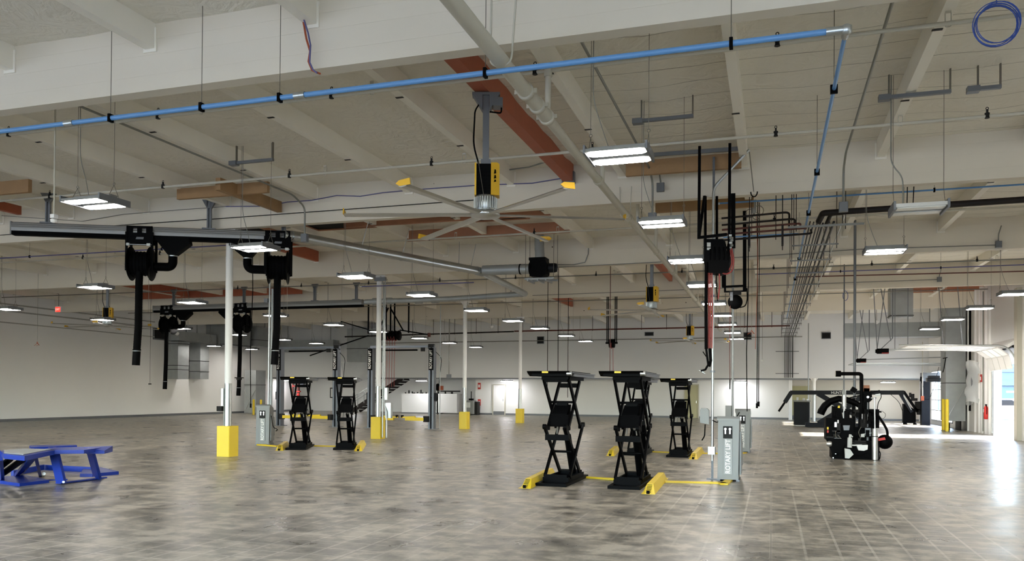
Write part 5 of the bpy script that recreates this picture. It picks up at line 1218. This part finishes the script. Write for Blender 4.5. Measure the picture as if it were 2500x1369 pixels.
# ------------------------------------------------------------------ things at the far wall
def door(px0, px1, ytop, Y, m_, lab, idx, kick=True):
    a = P(px0, 1015, Y=Y).x; b = P(px1, 1015, Y=Y).x; h = P(px0, ytop, Y=Y).z
    d = struct('door_%d' % idx, MB().box(a, b, Y-.05, Y-.01, .01, h), m_)
    fr = MB().box(a-.07, a, Y-.08, Y-.01, 0, h+.07).box(b, b+.07, Y-.08, Y-.01, 0, h+.07).box(a, b, Y-.08, Y-.01, h, h+.07)
    def sub(n, mb, mm):
        o = bpy.data.objects.new(n, mb.mesh(n, mm, d.location)); COL.objects.link(o); o.parent = d
    sub('door_frame', fr, M_pipe); sub('door_handle', MB().box(b-.12, b-.08, Y-.1, Y-.05, .95, 1.1), M_alu)
    if kick: sub('kick_plate', MB().box(a, b, Y-.06, Y-.05, .02, .25), M_greysteel)
    return d
door(1205, 1232, 940, YF-.02, M_white, '', 2)
door(1672, 1704, 940, YF-.02, M_paleyellow, '', 3, False)
door(1926, 1975, 942, YF-.02+.9, M_olive, '', 4)
def vent(px, py, wpx, hpx, Y, lab):
    a = P(px-wpx/2, py+hpx/2, Y=Y); b = P(px+wpx/2, py-hpx/2, Y=Y); c_ = (a+b)/2
    t = thing('wall_vent', lab, 'wall vent', c_)
    W_, H_ = b.x-a.x, b.z-a.z
    part('vent_frame', MB().box(-W_/2, W_/2, -.06, 0, -H_/2, -H_/2+.03).box(-W_/2, W_/2, -.06, 0, H_/2-.03, H_/2).box(-W_/2, -W_/2+.03, -.06, 0, -H_/2, H_/2).box(W_/2-.03, W_/2, -.06, 0, -H_/2, H_/2), M_greysteel, t)
    g_ = MB().box(-W_/2, W_/2, -.02, -.005, -H_/2, H_/2)
    for k in range(6): g_.box(-W_/2, W_/2, -.05, -.03, -H_/2+H_*(k+.4)/6, -H_/2+H_*(k+.55)/6)
    part('louver', g_, M_dark, t)
vent(1320, 830, 17, 18, YU, 'square dark vent on the grey wall above the first black lift')
vent(2017, 819, 23, 16, YU, 'wide dark vent on the pale wall beyond the pipe rack')
vent(1825, 820, 20, 18, YU, 'square dark vent on the grey wall behind the hanging cords')
vent(1585, 815, 22, 10, YU, 'small pale vent high on the grey wall over the lifts')
# white workbench / tanks under the mezzanine
t = thing('oil_tank', 'long white storage tank with fittings on top near the stair', 'tank', P(1028, 1006, Y=53.2))
c_ = WORLD_OFF[t.name]; c_.z = 0; t.location.z = 0
a, b = P(985, 1000, Y=53).x-c_.x, P(1072, 1000, Y=53).x-c_.x
part('body', MB().box(a, b, -.5, .5, .08, 1.42), M_white, t); part('skid', MB().box(a, b, -.5, -.4, 0, .08).box(a, b, .4, .5, 0, .08), M_greysteel, t)
ft = MB()
for k in range(12): ft.cyl((a+.15+(b-a-.3)*k/11, -.2+.1*(k % 3), 1.42), (a+.15+(b-a-.3)*k/11, -.2+.1*(k % 3), 1.5+.12*(k % 4 == 1)+.03*(k % 3)), .05, 8)
part('fitting', ft, M_dark, t)
t = thing('oil_tank', 'shorter white storage tank beside the long one', 'tank', (P(1102, 1000, Y=53).x-.25, 53.2, 0))
part('body', MB().box(-.75, .78, -.5, .5, .08, 1.42), M_white, t); part('fitting', MB().cyl((-.3, 0, 1.42), (-.3, 0, 1.6), .06, 8).cyl((.2, 0, 1.42), (.2, 0, 1.55), .08, 8).cyl((-.7, -.2, 1.6), (.9, -.2, 1.6), .04, 8), M_dark, t)
t = thing('parts_washer', 'dark grey wheeled bin under the pipe at the end of the tanks', 'bin', (P(1147, 1000, Y=51.6).x, 51.6, 0))
part('body', MB().cbox((0, 0, .52), (.8, .6, .9), bev=.08), M_grey, t); part('label', MB().box(-.2, .15, -.31, -.3, .5, .85), M_panelgrey, t); part('pump', MB().cyl((.1, 0, .97), (.1, 0, 1.6), .03, 8).cbox((.1, 0, 1.05), (.3, .2, .12)), M_black, t); part('skirt', MB().cbox((.35, .1, .45), (.5, .5, .9)), M_dark, t)
t = thing('orange_fan_unit', 'small black and orange reel above the shorter tank', 'reel', P(1069, 945, Y=51.0))
part('disc', MB().lathe((0, 0, 0), [(.05, -.08), (.25, -.06), (.25, .06), (.05, .08)], 16, 'X'), M_black, t); part('box', MB().cbox((.25, 0, -.05), (.28, .15, .3)), M_orange, t); part('stand', MB().cyl((0, 0, -WORLD_OFF[t.name].z), (0, 0, 0), .03, 8), M_dark, t)
for px, py, lab in ((1170, 942, 'small red sign high beside the white door'), (1170, 982, 'small red extinguisher cabinet beside the white door')):
    q = P(px, py, Y=YF-.1); t = thing('wall_sign', lab, 'sign', q); part('plate', MB().box(-.1, .1, -.02, .02, -.22, .22), M_sred, t); part('symbol', MB().box(-.06, .06, -.03, -.02, -.1, .1), M_white, t)
# staircase
t = thing('staircase', 'steel staircase with white rails rising behind the lift posts', 'stairs', (P(868, 1000, Y=53.2).x, 53.2, 0))
x0 = WORLD_OFF[t.name].x; L = P(990, 925, Y=53.2).x - x0
n = 12
for k in range(n): part('tread', MB().box(L*.0+L*k/n, L*(k+1.3)/n, -.5, .5, .2+2.3*k/n, .25+2.3*k/n), M_panelgrey, t)
part('stringer', MB().bar((0, -.55, .1), (L, -.55, 2.5), .06, .3).bar((0, .55, .1), (L, .55, 2.5), .06, .3), M_darkpipe, t, 'dark stringers')
hr = MB()
for z in (.55, .75, .95): hr.bar((0, -.6, .1+z), (L*.5, -.6, 1.3+z), .04, .04)
for k in range(5): hr.box(L*k/8-.02, L*k/8+.02, -.62, -.58, .1+2.4*k/8, 1.0+2.4*k/8)
part('handrail', hr, M_galv, t)
# fire riser
t = thing('fire_riser', 'red and dark fire sprinkler riser with valves by the corner', 'sprinkler riser', (-33.6, 52.6, 0))
part('pipe', MB().cyl((0, 0, 0), (0, 0, 1.2), .14, 14).cyl((0, 0, 1.2), (0, 0, 2.4), .1, 12).cyl((-.5, 0, .7), (-.5, 0, 2.2), .07, 10).cyl((-.5, 0, .7), (-.1, 0, .7), .06, 10), M_redpipe, t)
part('valve', MB().lathe((.1, -.2, 1.25), [(.04, -.03), (.14, 0), (.04, .03)], 14, 'Y').cbox((0, 0, 1.5), (.3, .2, .1)).cbox((-.4, 0, 1.9), (.2, .15, .08)), M_sred, t)
part('band', MB().cyl((0, 0, .9), (0, 0, .95), .16, 14), M_orange, t)
part('bell', MB().cbox((.3, 0, 2.1), (.3, .1, .3)), M_greysteel, t)
q = P(735, 958, Y=YF+3.48); q.x = -32.6; t = thing('framed_notice', 'small framed notice on the wall by the fire riser', 'picture frame', q); part('frame', MB().box(-.3, .3, -.04, 0, -.4, .4), M_dark, t); part('paper', MB().box(-.22, .22, -.05, -.04, -.32, .32), M_white, t)
# bollards by the corner and by the side door
for k, (px, py, h, lab) in enumerate(((619, 1013, 1.0, 'yellow bollard standing in the long side wall corner'), (637, 1010, .95, 'yellow bollard mostly hidden by the grey power unit'), (2303, 1051, 1.42, 'yellow bollard before the tall window, left of two'), (2312, 1054, 1.42, 'yellow bollard before the tall window, right of two'))):
    q = P(px, py, Z=0); t = thing('bollard', lab, 'bollard', q)
    part('post', MB().lathe((0, 0, 0), [(.07, 0), (.07, h-.04), (.05, h-.01), (.02, h)], 14), M_yellow, t)
    part('base_ring', MB().lathe((0, 0, 0), [(.1, 0), (.1, .015), (.08, .02)], 14), M_greysteel, t)
# ducts at the long side wall corner
def duct(lab, c_, size, seams, drop=False):
    t = thing('rectangular_duct', lab, 'duct', c_)
    sx, sy, sz = size
    part('duct_body', MB().box(-sx/2, sx/2, -sy/2, sy/2, 0, sz), M_galv_dull, t)
    s_ = MB()
    for z in seams: s_.box(-sx/2-.02, sx/2+.02, -sy/2-.02, sy/2+.02, z, z+.03)
    if s_.v: part('seam_flange', s_, M_dark, t)
    if c_[2] > 3.4:
        for s in (-1, 1): part('strap_hanger', MB().box(s*sx*.4-.02, s*sx*.4+.02, -.02, .02, sz, ZC-.02-c_[2]), M_galv_dull, t)
    return t
for px, lab, w_ in ((432, 'vertical sheet-metal duct on the long side wall, nearer', .95), (484, 'vertical sheet-metal duct on the long side wall, second', .8)):
    q = P(px, 925, X=XL+.4); duct(lab, (XL+.46, q.y, q.z), (.8, w_, 2.25), (.55, .8, 2.1) if w_ > .9 else (.45, 1.1))
t = duct('wide horizontal sheet-metal duct run at the long wall corner', (XL+.56, 41.4, 4.5), (1.0, 3.4, .55), ())
duct('large square sheet-metal duct box under the roof corner', (XL+.8, 44.7, 4.42), (1.5, 2.6, 1.4), (.05,))
duct('stacked sheet-metal duct box beside the large one', (XL+.86, 47.6, 4.55), (1.6, 2.2, 1.3), (.4,))
duct('level sheet-metal duct crossing high at the corner', (XL+3.6, 49.8, 4.3), (4.3, .8, .8), ())
duct('big sheet-metal duct with plastic wrap over the lift posts', (P(870, 800, Y=49.6).x+.6, 49.8, 3.55), (2.4, .8, 2.3), (.9,))
t = duct('tall cross-braced metal panel duct at the long wall end', (P(622, 1000, Y=47.0).x, 47.0, .02), (.9, 1.1, 2.9), (1.9,))
cb = MB().bar((-.4, -.57, .1), (.4, -.57, 1.55), .03, .02).bar((.4, -.57, .1), (-.4, -.57, 1.55), .03, .02); part('cross_brace', cb, M_alu, t)
q = P(868, 875, Y=49.8); q.z = 2.86
t = thing('plastic_sheet', 'crumpled clear plastic sheet hanging below the far duct', 'plastic sheet', q)  # a loose crumpled plastic sheet draped from the duct
s_ = MB(); vs = []; n_, m2 = 10, 8
for i in range(n_+1):
    for j in range(m2+1):
        u_, v_ = i/n_, j/m2; vs.append(((u_-.5)*2.3*(1-.2*v_*v_), .12*math.sin(9*u_+3*v_), .7-1.5*v_*(1-.35*abs(u_-.4)*v_)))
s_.add(vs, [(i*(m2+1)+j, (i+1)*(m2+1)+j, (i+1)*(m2+1)+j+1, i*(m2+1)+j+1) for i in range(n_) for j in range(m2)], True); part('sheet', s_, M_film, t)
vent(388, 815, 0, 0, 50, '') if False else None
q = P(388, 815, X=XL+.01); t = thing('wall_vent', 'dark louvre vent on the long white side wall', 'wall vent', q); part('vent_frame', MB().box(0, .06, -.5, .5, -.35, .35), M_greysteel, t); part('louver', MB().box(.05, .08, -.42, .42, -.28, .28), M_dark, t)
# pipes along the long side wall
for k, (z, lab) in enumerate(((5.62, 'upper pipe along the long white side wall'), (5.3, 'lower pipe along the long white side wall'), (4.75, 'conduit low along the long white side wall'))):
    cable('wall_pipe', [(XL+.25, 12, z), (XL+.25, 38.6, z-.1)], .035 if k < 2 else .025, M_sidepipe, lab, 'pipe')
# exit sign
q = P(143, 755, Y=30)
t = thing('exit_sign', 'red illuminated EXIT sign hanging near the long side wall', 'exit sign', q)
mE = mat('exit_red', 'ff2a20', .5, emit=2.2, ecol='ff2418')
part('housing', MB().box(-.17, .17, -.04, .04, -.14, .14), M_white, t); fc = part('lit_face', MB().box(-.14, .14, -.05, -.04, -.11, .1), mE, t)
text('EXIT', .15, (0, -.055, -.01), FRONT, mat('exit_letter', 'ffd0c8', .5, emit=1.3, ecol='ff9a90'), fc, sx=.85)
part('hanger_rod', MB().tube([(0, 0, .14), (0, 0, ZC-q.z-.03)], .012, 5), M_wire, t)
# round smoke domes
for k, (px, py, Yd, lab) in enumerate(((432, 813, 36, 'small white camera dome under a light near the side wall ducts'), (1200, 797, 44, 'small dome sensor hanging before the grey wall centre'), (2140, 785, 44, 'round white dome on the pale wall beyond the ducts'))):
    q = P(px, py, Y=Yd); t = thing('sensor_dome', lab, 'sensor', q); part('dome', MB().lathe((0, 0, 0), [(.02, -.12), (.09, -.08), (.12, 0), (.1, .05)], 16), M_white, t); part('stem', MB().cyl((0, 0, .05), (0, 0, ZC-.03-q.z), .012, 6), M_wire, t)

# ------------------------------------------------------------------ door side
t = thing('rollup_door', 'raised white sectional door curving up beside the bright opening', 'roll-up door', (XR-.3, (D0+D1)/2, 2.8))
W_ = (D1-D0)/2-.05
# panels: one tilted in the curve, the rest stored level overhead
secs = [((.12, -.25), (.0, .22)), ((-.02, .24), (-.35, .5)), ((-.4, .52), (-1.05, .56)), ((-1.08, .56), (-1.8, .57)), ((-1.83, .57), (-2.55, .58)), ((-2.58, .58), (-3.3, .59))]
for (xa, za), (xb, zb) in secs:
    pn = part('door_panel', MB().slab([(xa, -W_, za), (xb, -W_, zb), (xb+.0, -W_, zb+.05), (xa, -W_, za+.05)], (0, 2*W_, 0)), M_white, t)
    rr_ = MB()
    for yy in (-W_*.5, 0, W_*.5): rr_.slab([(xa, yy-.03, za-.015), (xb, yy-.03, zb-.015), (xb, yy-.03, zb), (xa, yy-.03, za)], (0, .06, 0))
    part('panel_stile', rr_, M_panelgrey, pn)
for s in (-1, 1):
    part('track', MB().tube(path([(.22, s*(W_+.06), -2.7), (.22, s*(W_+.06), .1), (-.1, s*(W_+.06), .58), (-3.6, s*(W_+.06), .64)], .4, 8), .028, 6), M_galv, t)
    part('track_hanger', MB().bar((-3.3, s*(W_+.06), .65), (-3.3, s*(W_+.06), 3.3), .025, .025), M_greysteel, t)
    part('track_hanger', MB().bar((-1.5, s*(W_+.06), .65), (-1.7, s*(W_+.06), 3.3), .025, .025), M_greysteel, t)
part('torsion_spring', MB().cyl((.15, -W_, .55), (.15, W_, .55), .05, 12).cyl((.15, -.4, .55), (.15, .6, .55), .075, 14), M_dark, t)
part('header_flashing', MB().slab([(.27, -W_-.1, .72), (-.05, -W_-.1, .5), (-.05, -W_-.1, .62), (.27, -W_-.1, .86)], (0, 2*W_+.2, 0)), M_white, t)
for (px, py, Yd, lab) in ((2155, 857, 34.6, 'black garage door opener hanging on struts, nearer the door'), (2103, 880, 43.0, 'small far garage door opener hanging on struts')):
    q = P(px, py, Y=Yd); t = thing('door_opener', lab, 'door opener', q)
    part('motor_box', MB().cbox((0, 0, 0), (.42, .3, .2), bev=.03).cbox((-.22, 0, 0), (.08, .12, .14)), M_black, t); part('red_strip', MB().box(-.05, .2, -.155, -.15, -.09, -.07), M_sred, t)
    part('rail', MB().bar((.2, 0, .05), (XR-q.x-.35, 0, .15), .05, .05), M_galv_dull, t)
    hs = MB().bar((-.05, 0, .1), (.35, 0, .5), .03, .03).bar((.35, 0, .5), (.35, 0, 2.7), .04, .04).bar((.3, .1, .4), (-.1, .1, 2.7), .03, .03).bar((-.2, 0, .1), (-.35, 0, 2.7), .03, .03).bar((-.2, .0, .1), (.1, 0, 2.7), .03, .03)
    part('strut_hanger', hs, M_greysteel, t)
t = thing('door_track_pair', 'pair of level steel tracks of the farther side door', 'door track', (5.2, 42.8, 3.1))
part('track', MB().bar((-1.4, 0, 0), (3.0, 0, -.02), .05, .06), M_galv, t); part('track', MB().bar((-1.4, 2.4, 0), (3.0, 2.4, -.02), .05, .06), M_galv, t); part('cross_rail', MB().bar((-1.4, 0, 0), (-1.4, 2.4, 0), .04, .04), M_galv, t)
t = thing('pull_handle', 'black pull handle and cord hanging from the raised door', 'cord', (6.3, 34.3, 2.6))
part('handle', MB().bar((0, 0, .4), (-.06, 0, .0), .03, .03).bar((-.06, 0, 0), (-.1, 0, -.15), .05, .02).bar((-.1, 0, .38), (.06, 0, .42), .03, .03), M_rubber, t)
# tall black window surround and wrapped machinery beside it
t = thing('air_handler_frame', 'dark slate steel frame standing beside the tall window', 'steel frame', (8.0, 47.2, 0))
part('post', MB().box(-.5, -.1, -.25, .25, 0, 2.55), M_navy, t); part('cowl', MB().box(-.5, .35, -.3, .3, 2.3, 2.75), M_greysteel, t); part('motor', MB().cbox((-.1, -1.6, 2.35), (.8, .5, .2)).cbox((-.2, -1.8, 2.5), (.5, .4, .12)), M_dark, t)
q = P(2350, 1040, X=XR-.45)
t = duct('tall sheet-metal duct with diagonal creases beside the plastic wrap', (XR-.52, 41.3, .42), (.8, 1.15, 5.2), (1.7, 3.2))
part('cross_brace', MB().bar((-.42, -.5, .1), (-.42, .5, 1.6), .02, .015).bar((-.42, .5, 1.8), (-.42, -.5, 3.1), .02, .015).bar((-.3, -.6, .2), (.3, -.6, 1.4), .02, .015), M_alu, t)
part('stand', MB().box(-.35, -.3, -.5, .5, -.42, 0).box(.2, .25, -.5, .5, -.42, 0).box(-.45, -.2, -.45, -.1, -.42, -.1), M_dark, t)
q = P(2370, 925, X=XR-.25)
t = thing('plastic_wrap', 'crumpled clear plastic wrapped over an electrical unit on the side wall', 'plastic sheet', (XR-.25, q.y, q.z-.1))
part('wrapped_box', MB().cbox((.07, -.05, .05), (.25, .6, .8)), M_greysteel, t)
s_ = MB(); vs = []
for i in range(13):
    for j in range(13):
        u_, v_ = i/12, j/12; a = u_*math.pi; rr_ = .5*(1+.12*math.sin(7*v_+5*u_)); vs.append((.2-rr_*.75*math.sin(a)-.03*math.sin(20*v_), -rr_*1.05*math.cos(a), .8-1.75*v_+.1*math.sin(6*u_)))
s_.add(vs, [(i*13+j, (i+1)*13+j, (i+1)*13+j+1, i*13+j+1) for i in range(12) for j in range(12)], True); part('wrap', s_, M_film, t)
q = P(2408, 1005, X=XR-.12)
t = thing('fire_extinguisher', 'red fire extinguisher hanging on the wall just before the bright door', 'fire extinguisher', (XR-.13, q.y, q.z-.3))
part('cylinder', MB().lathe((0, 0, 0), [(.05, 0), (.085, .02), (.085, .45), (.05, .52), (.03, .55)], 16), M_sred, t); part('valve', MB().cbox((0, 0, .58), (.05, .12, .06)), M_dark, t); part('label', MB().box(-.09, -.086, -.05, .05, .28, .42), M_white, t); part('hose', MB().tube(path([(0, -.03, .58), (0, -.12, .5), (0, -.11, .2)], .05), .012, 6), M_rubber, t)
q = P(2396, 923, X=XR-.05)
t = thing('wall_sign', 'small red fire sign above the extinguisher', 'sign', q); part('plate', MB().box(-.03, .0, -.12, .12, -.16, .16), M_sred, t); part('symbol', MB().box(-.035, -.03, -.07, .07, -.08, .06), M_white, t); part('call_point', MB().box(-.06, .03, .16, .3, -.2, .2), M_tan_wall, t)
q = P(2398, 1000, X=XR-.05); single('wall_conduit', MB().cyl((XR-.05, 37.9, .1), (XR-.05, 37.9, 5.9), .02, 8), M_conduit, 'thin vertical conduit on the side wall by the extinguisher', 'conduit')
single('wall_conduit', MB().cyl((XR-.12, 39.9, .9), (XR-.12, 39.9, 6.0), .045, 8), M_rubber, 'black vertical pipe on the side wall behind the plastic wrap', 'conduit')
# ducts high on the door side
duct('sheet-metal duct dropping through the bare timber opening', (P(2198, 740, Y=37.0).x, 37.0, P(2198, 776, Y=37.0).z), (.85, .85, 1.25), (.05,))
duct('long level sheet-metal duct high along the pale back corner', (6.0, 46.8, 4.6), (4.6, 1.2, .75), ())
q = P(2185, 762, Y=44)
t = thing('extension_cord', 'white cord dropping to an orange outlet near the back corner', 'cord', P(2252, 972, Y=46))
part('cord', MB().tube([(0, 0, .1), (0, 0, 2.9)], .02, 6), M_pipe, t); part('outlet', MB().cbox((0, 0, 0), (.14, .1, .24)), M_orange, t); part('loose_cord', MB().tube(path([(0, 0, 0), (.3, 0, -.1), (.55, 0, .6), (.75, 0, 1.6)], .4), .012, 6), M_rubber, t)
# strut with hanging wire mount near G2 on the door side (hooked straps)
t = thing('hanging_strap', 'thin cable with a U hook hanging below the second girder', 'cable', P(1838, 470, Y=16.0))
part('cable', MB().tube([P(1829, 365, Y=16.0), P(1840, 468, Y=16.0)], .008, 5), M_wire, t, world=True); part('hook', MB().ring(P(1841, 468, Y=16.0), .06, .012, 'Y', 12, 5, math.pi, 2*math.pi, sz=1.6), M_rubber, t, world=True)
t = thing('wiring_mount', 'tangled wiring and small box on the ceiling behind the blue pipe', 'wiring', P(1840, 515, Y=19.5))
part('box', MB().cbox((0, 0, .1), (.12, .1, .3)), M_galv, t)
part('cables', MB().ring((-.08, 0, -.05), .1, .008, 'Y', 12, 5).ring((.06, 0, -.12), .08, .008, 'Y', 12, 5).ring((.1, 0, .0), .12, .008, 'Y', 12, 5), M_wire, t)
part('tail', MB().tube([(.06, 0, -.1), (.1, 0, -1.2), (.05, 0, -3.2)], .006, 5), M_orange, t)
t = thing('hanging_strap', 'hanging twin cables holding the black pipe, by the beam end', 'cable', P(2165, 370, Y=16.0)) if False else None

# ------------------------------------------------------------------ outside the door
struct('ground_outside', MB().box(XR+.3, XR+60, -60, 90, -.25, -.05).box(-80, XR+.3, -60, YB-.2, -.25, -.05), mat('pale_asphalt', '7b7a76', .8, var=.05), True)  # part behind the camera is unseen, added to bounce sunlight indoors
struct('window_2', MB().box(16, 22, 95.8, 96, -.05, 2.5).box(25, 33, 95.8, 96, .8, 2.4).box(14, 40, 95.8, 96, 4.0, 5.4), mat('tinted_blue_glass', '2c4a6e', .15))
struct('wall_outside_building', MB().box(10, 60, 96, 110, -.1, 7).box(10, 60, 95.6, 96, 2.6, 3.1), mat('blue_grey_facade', '4d6078', .5, var=.05))
t = thing('parked_car', 'white car parked outside the open door', 'car', (P(2436, 1022, Z=0).x, P(2436, 1022, Z=0).y, -.05), -.3)
body = MB(); pr = [(-2.2, .3), (-2.2, .75), (-2.0, .85), (-1.3, .92), (-.6, 1.4), (.9, 1.42), (1.7, .95), (2.15, .85), (2.2, .35)]
body.slab([(x, -.85, z) for x, z in pr], (0, 1.7, 0)); part('body', body, M_white, t)
part('window', MB().slab([(-1.15, -.87, .95), (-.55, -.87, 1.33), (.85, -.87, 1.34), (1.45, -.87, .97)], (0, 1.74, 0)), M_dark, t)
for x in (-1.4, 1.35):
    for y in (-.8, .8): part('wheel', MB().lathe((x, y, .32), [(.1, -.1), (.32, -.09), (.32, .09), (.1, .1)], 20, 'Y'), M_rubber, t)
t = thing('outdoor_post', 'white barrier post outside the open door', 'post', (14.5, 53.5, -.05)); part('post', MB().cyl((0, 0, 0), (0, 0, 1.9), .08, 10), M_white, t); part('rail', MB().bar((-1.5, 0, 1.85), (3, 0, 1.85), .1, .1), M_white, t)

# the end wall behind the camera, with unseen bays sized to let daylight in
fw = MB().box(XL, XR, YB-.2, YB, 4.4, ZC+.1)
ed = [XL] + [v for ab in BAYS for v in ab] + [XR]
for k in range(0, len(ed), 2): fw.box(ed[k], ed[k+1], YB-.2, YB, 0, 4.4)
struct('wall_front', fw, M_white)
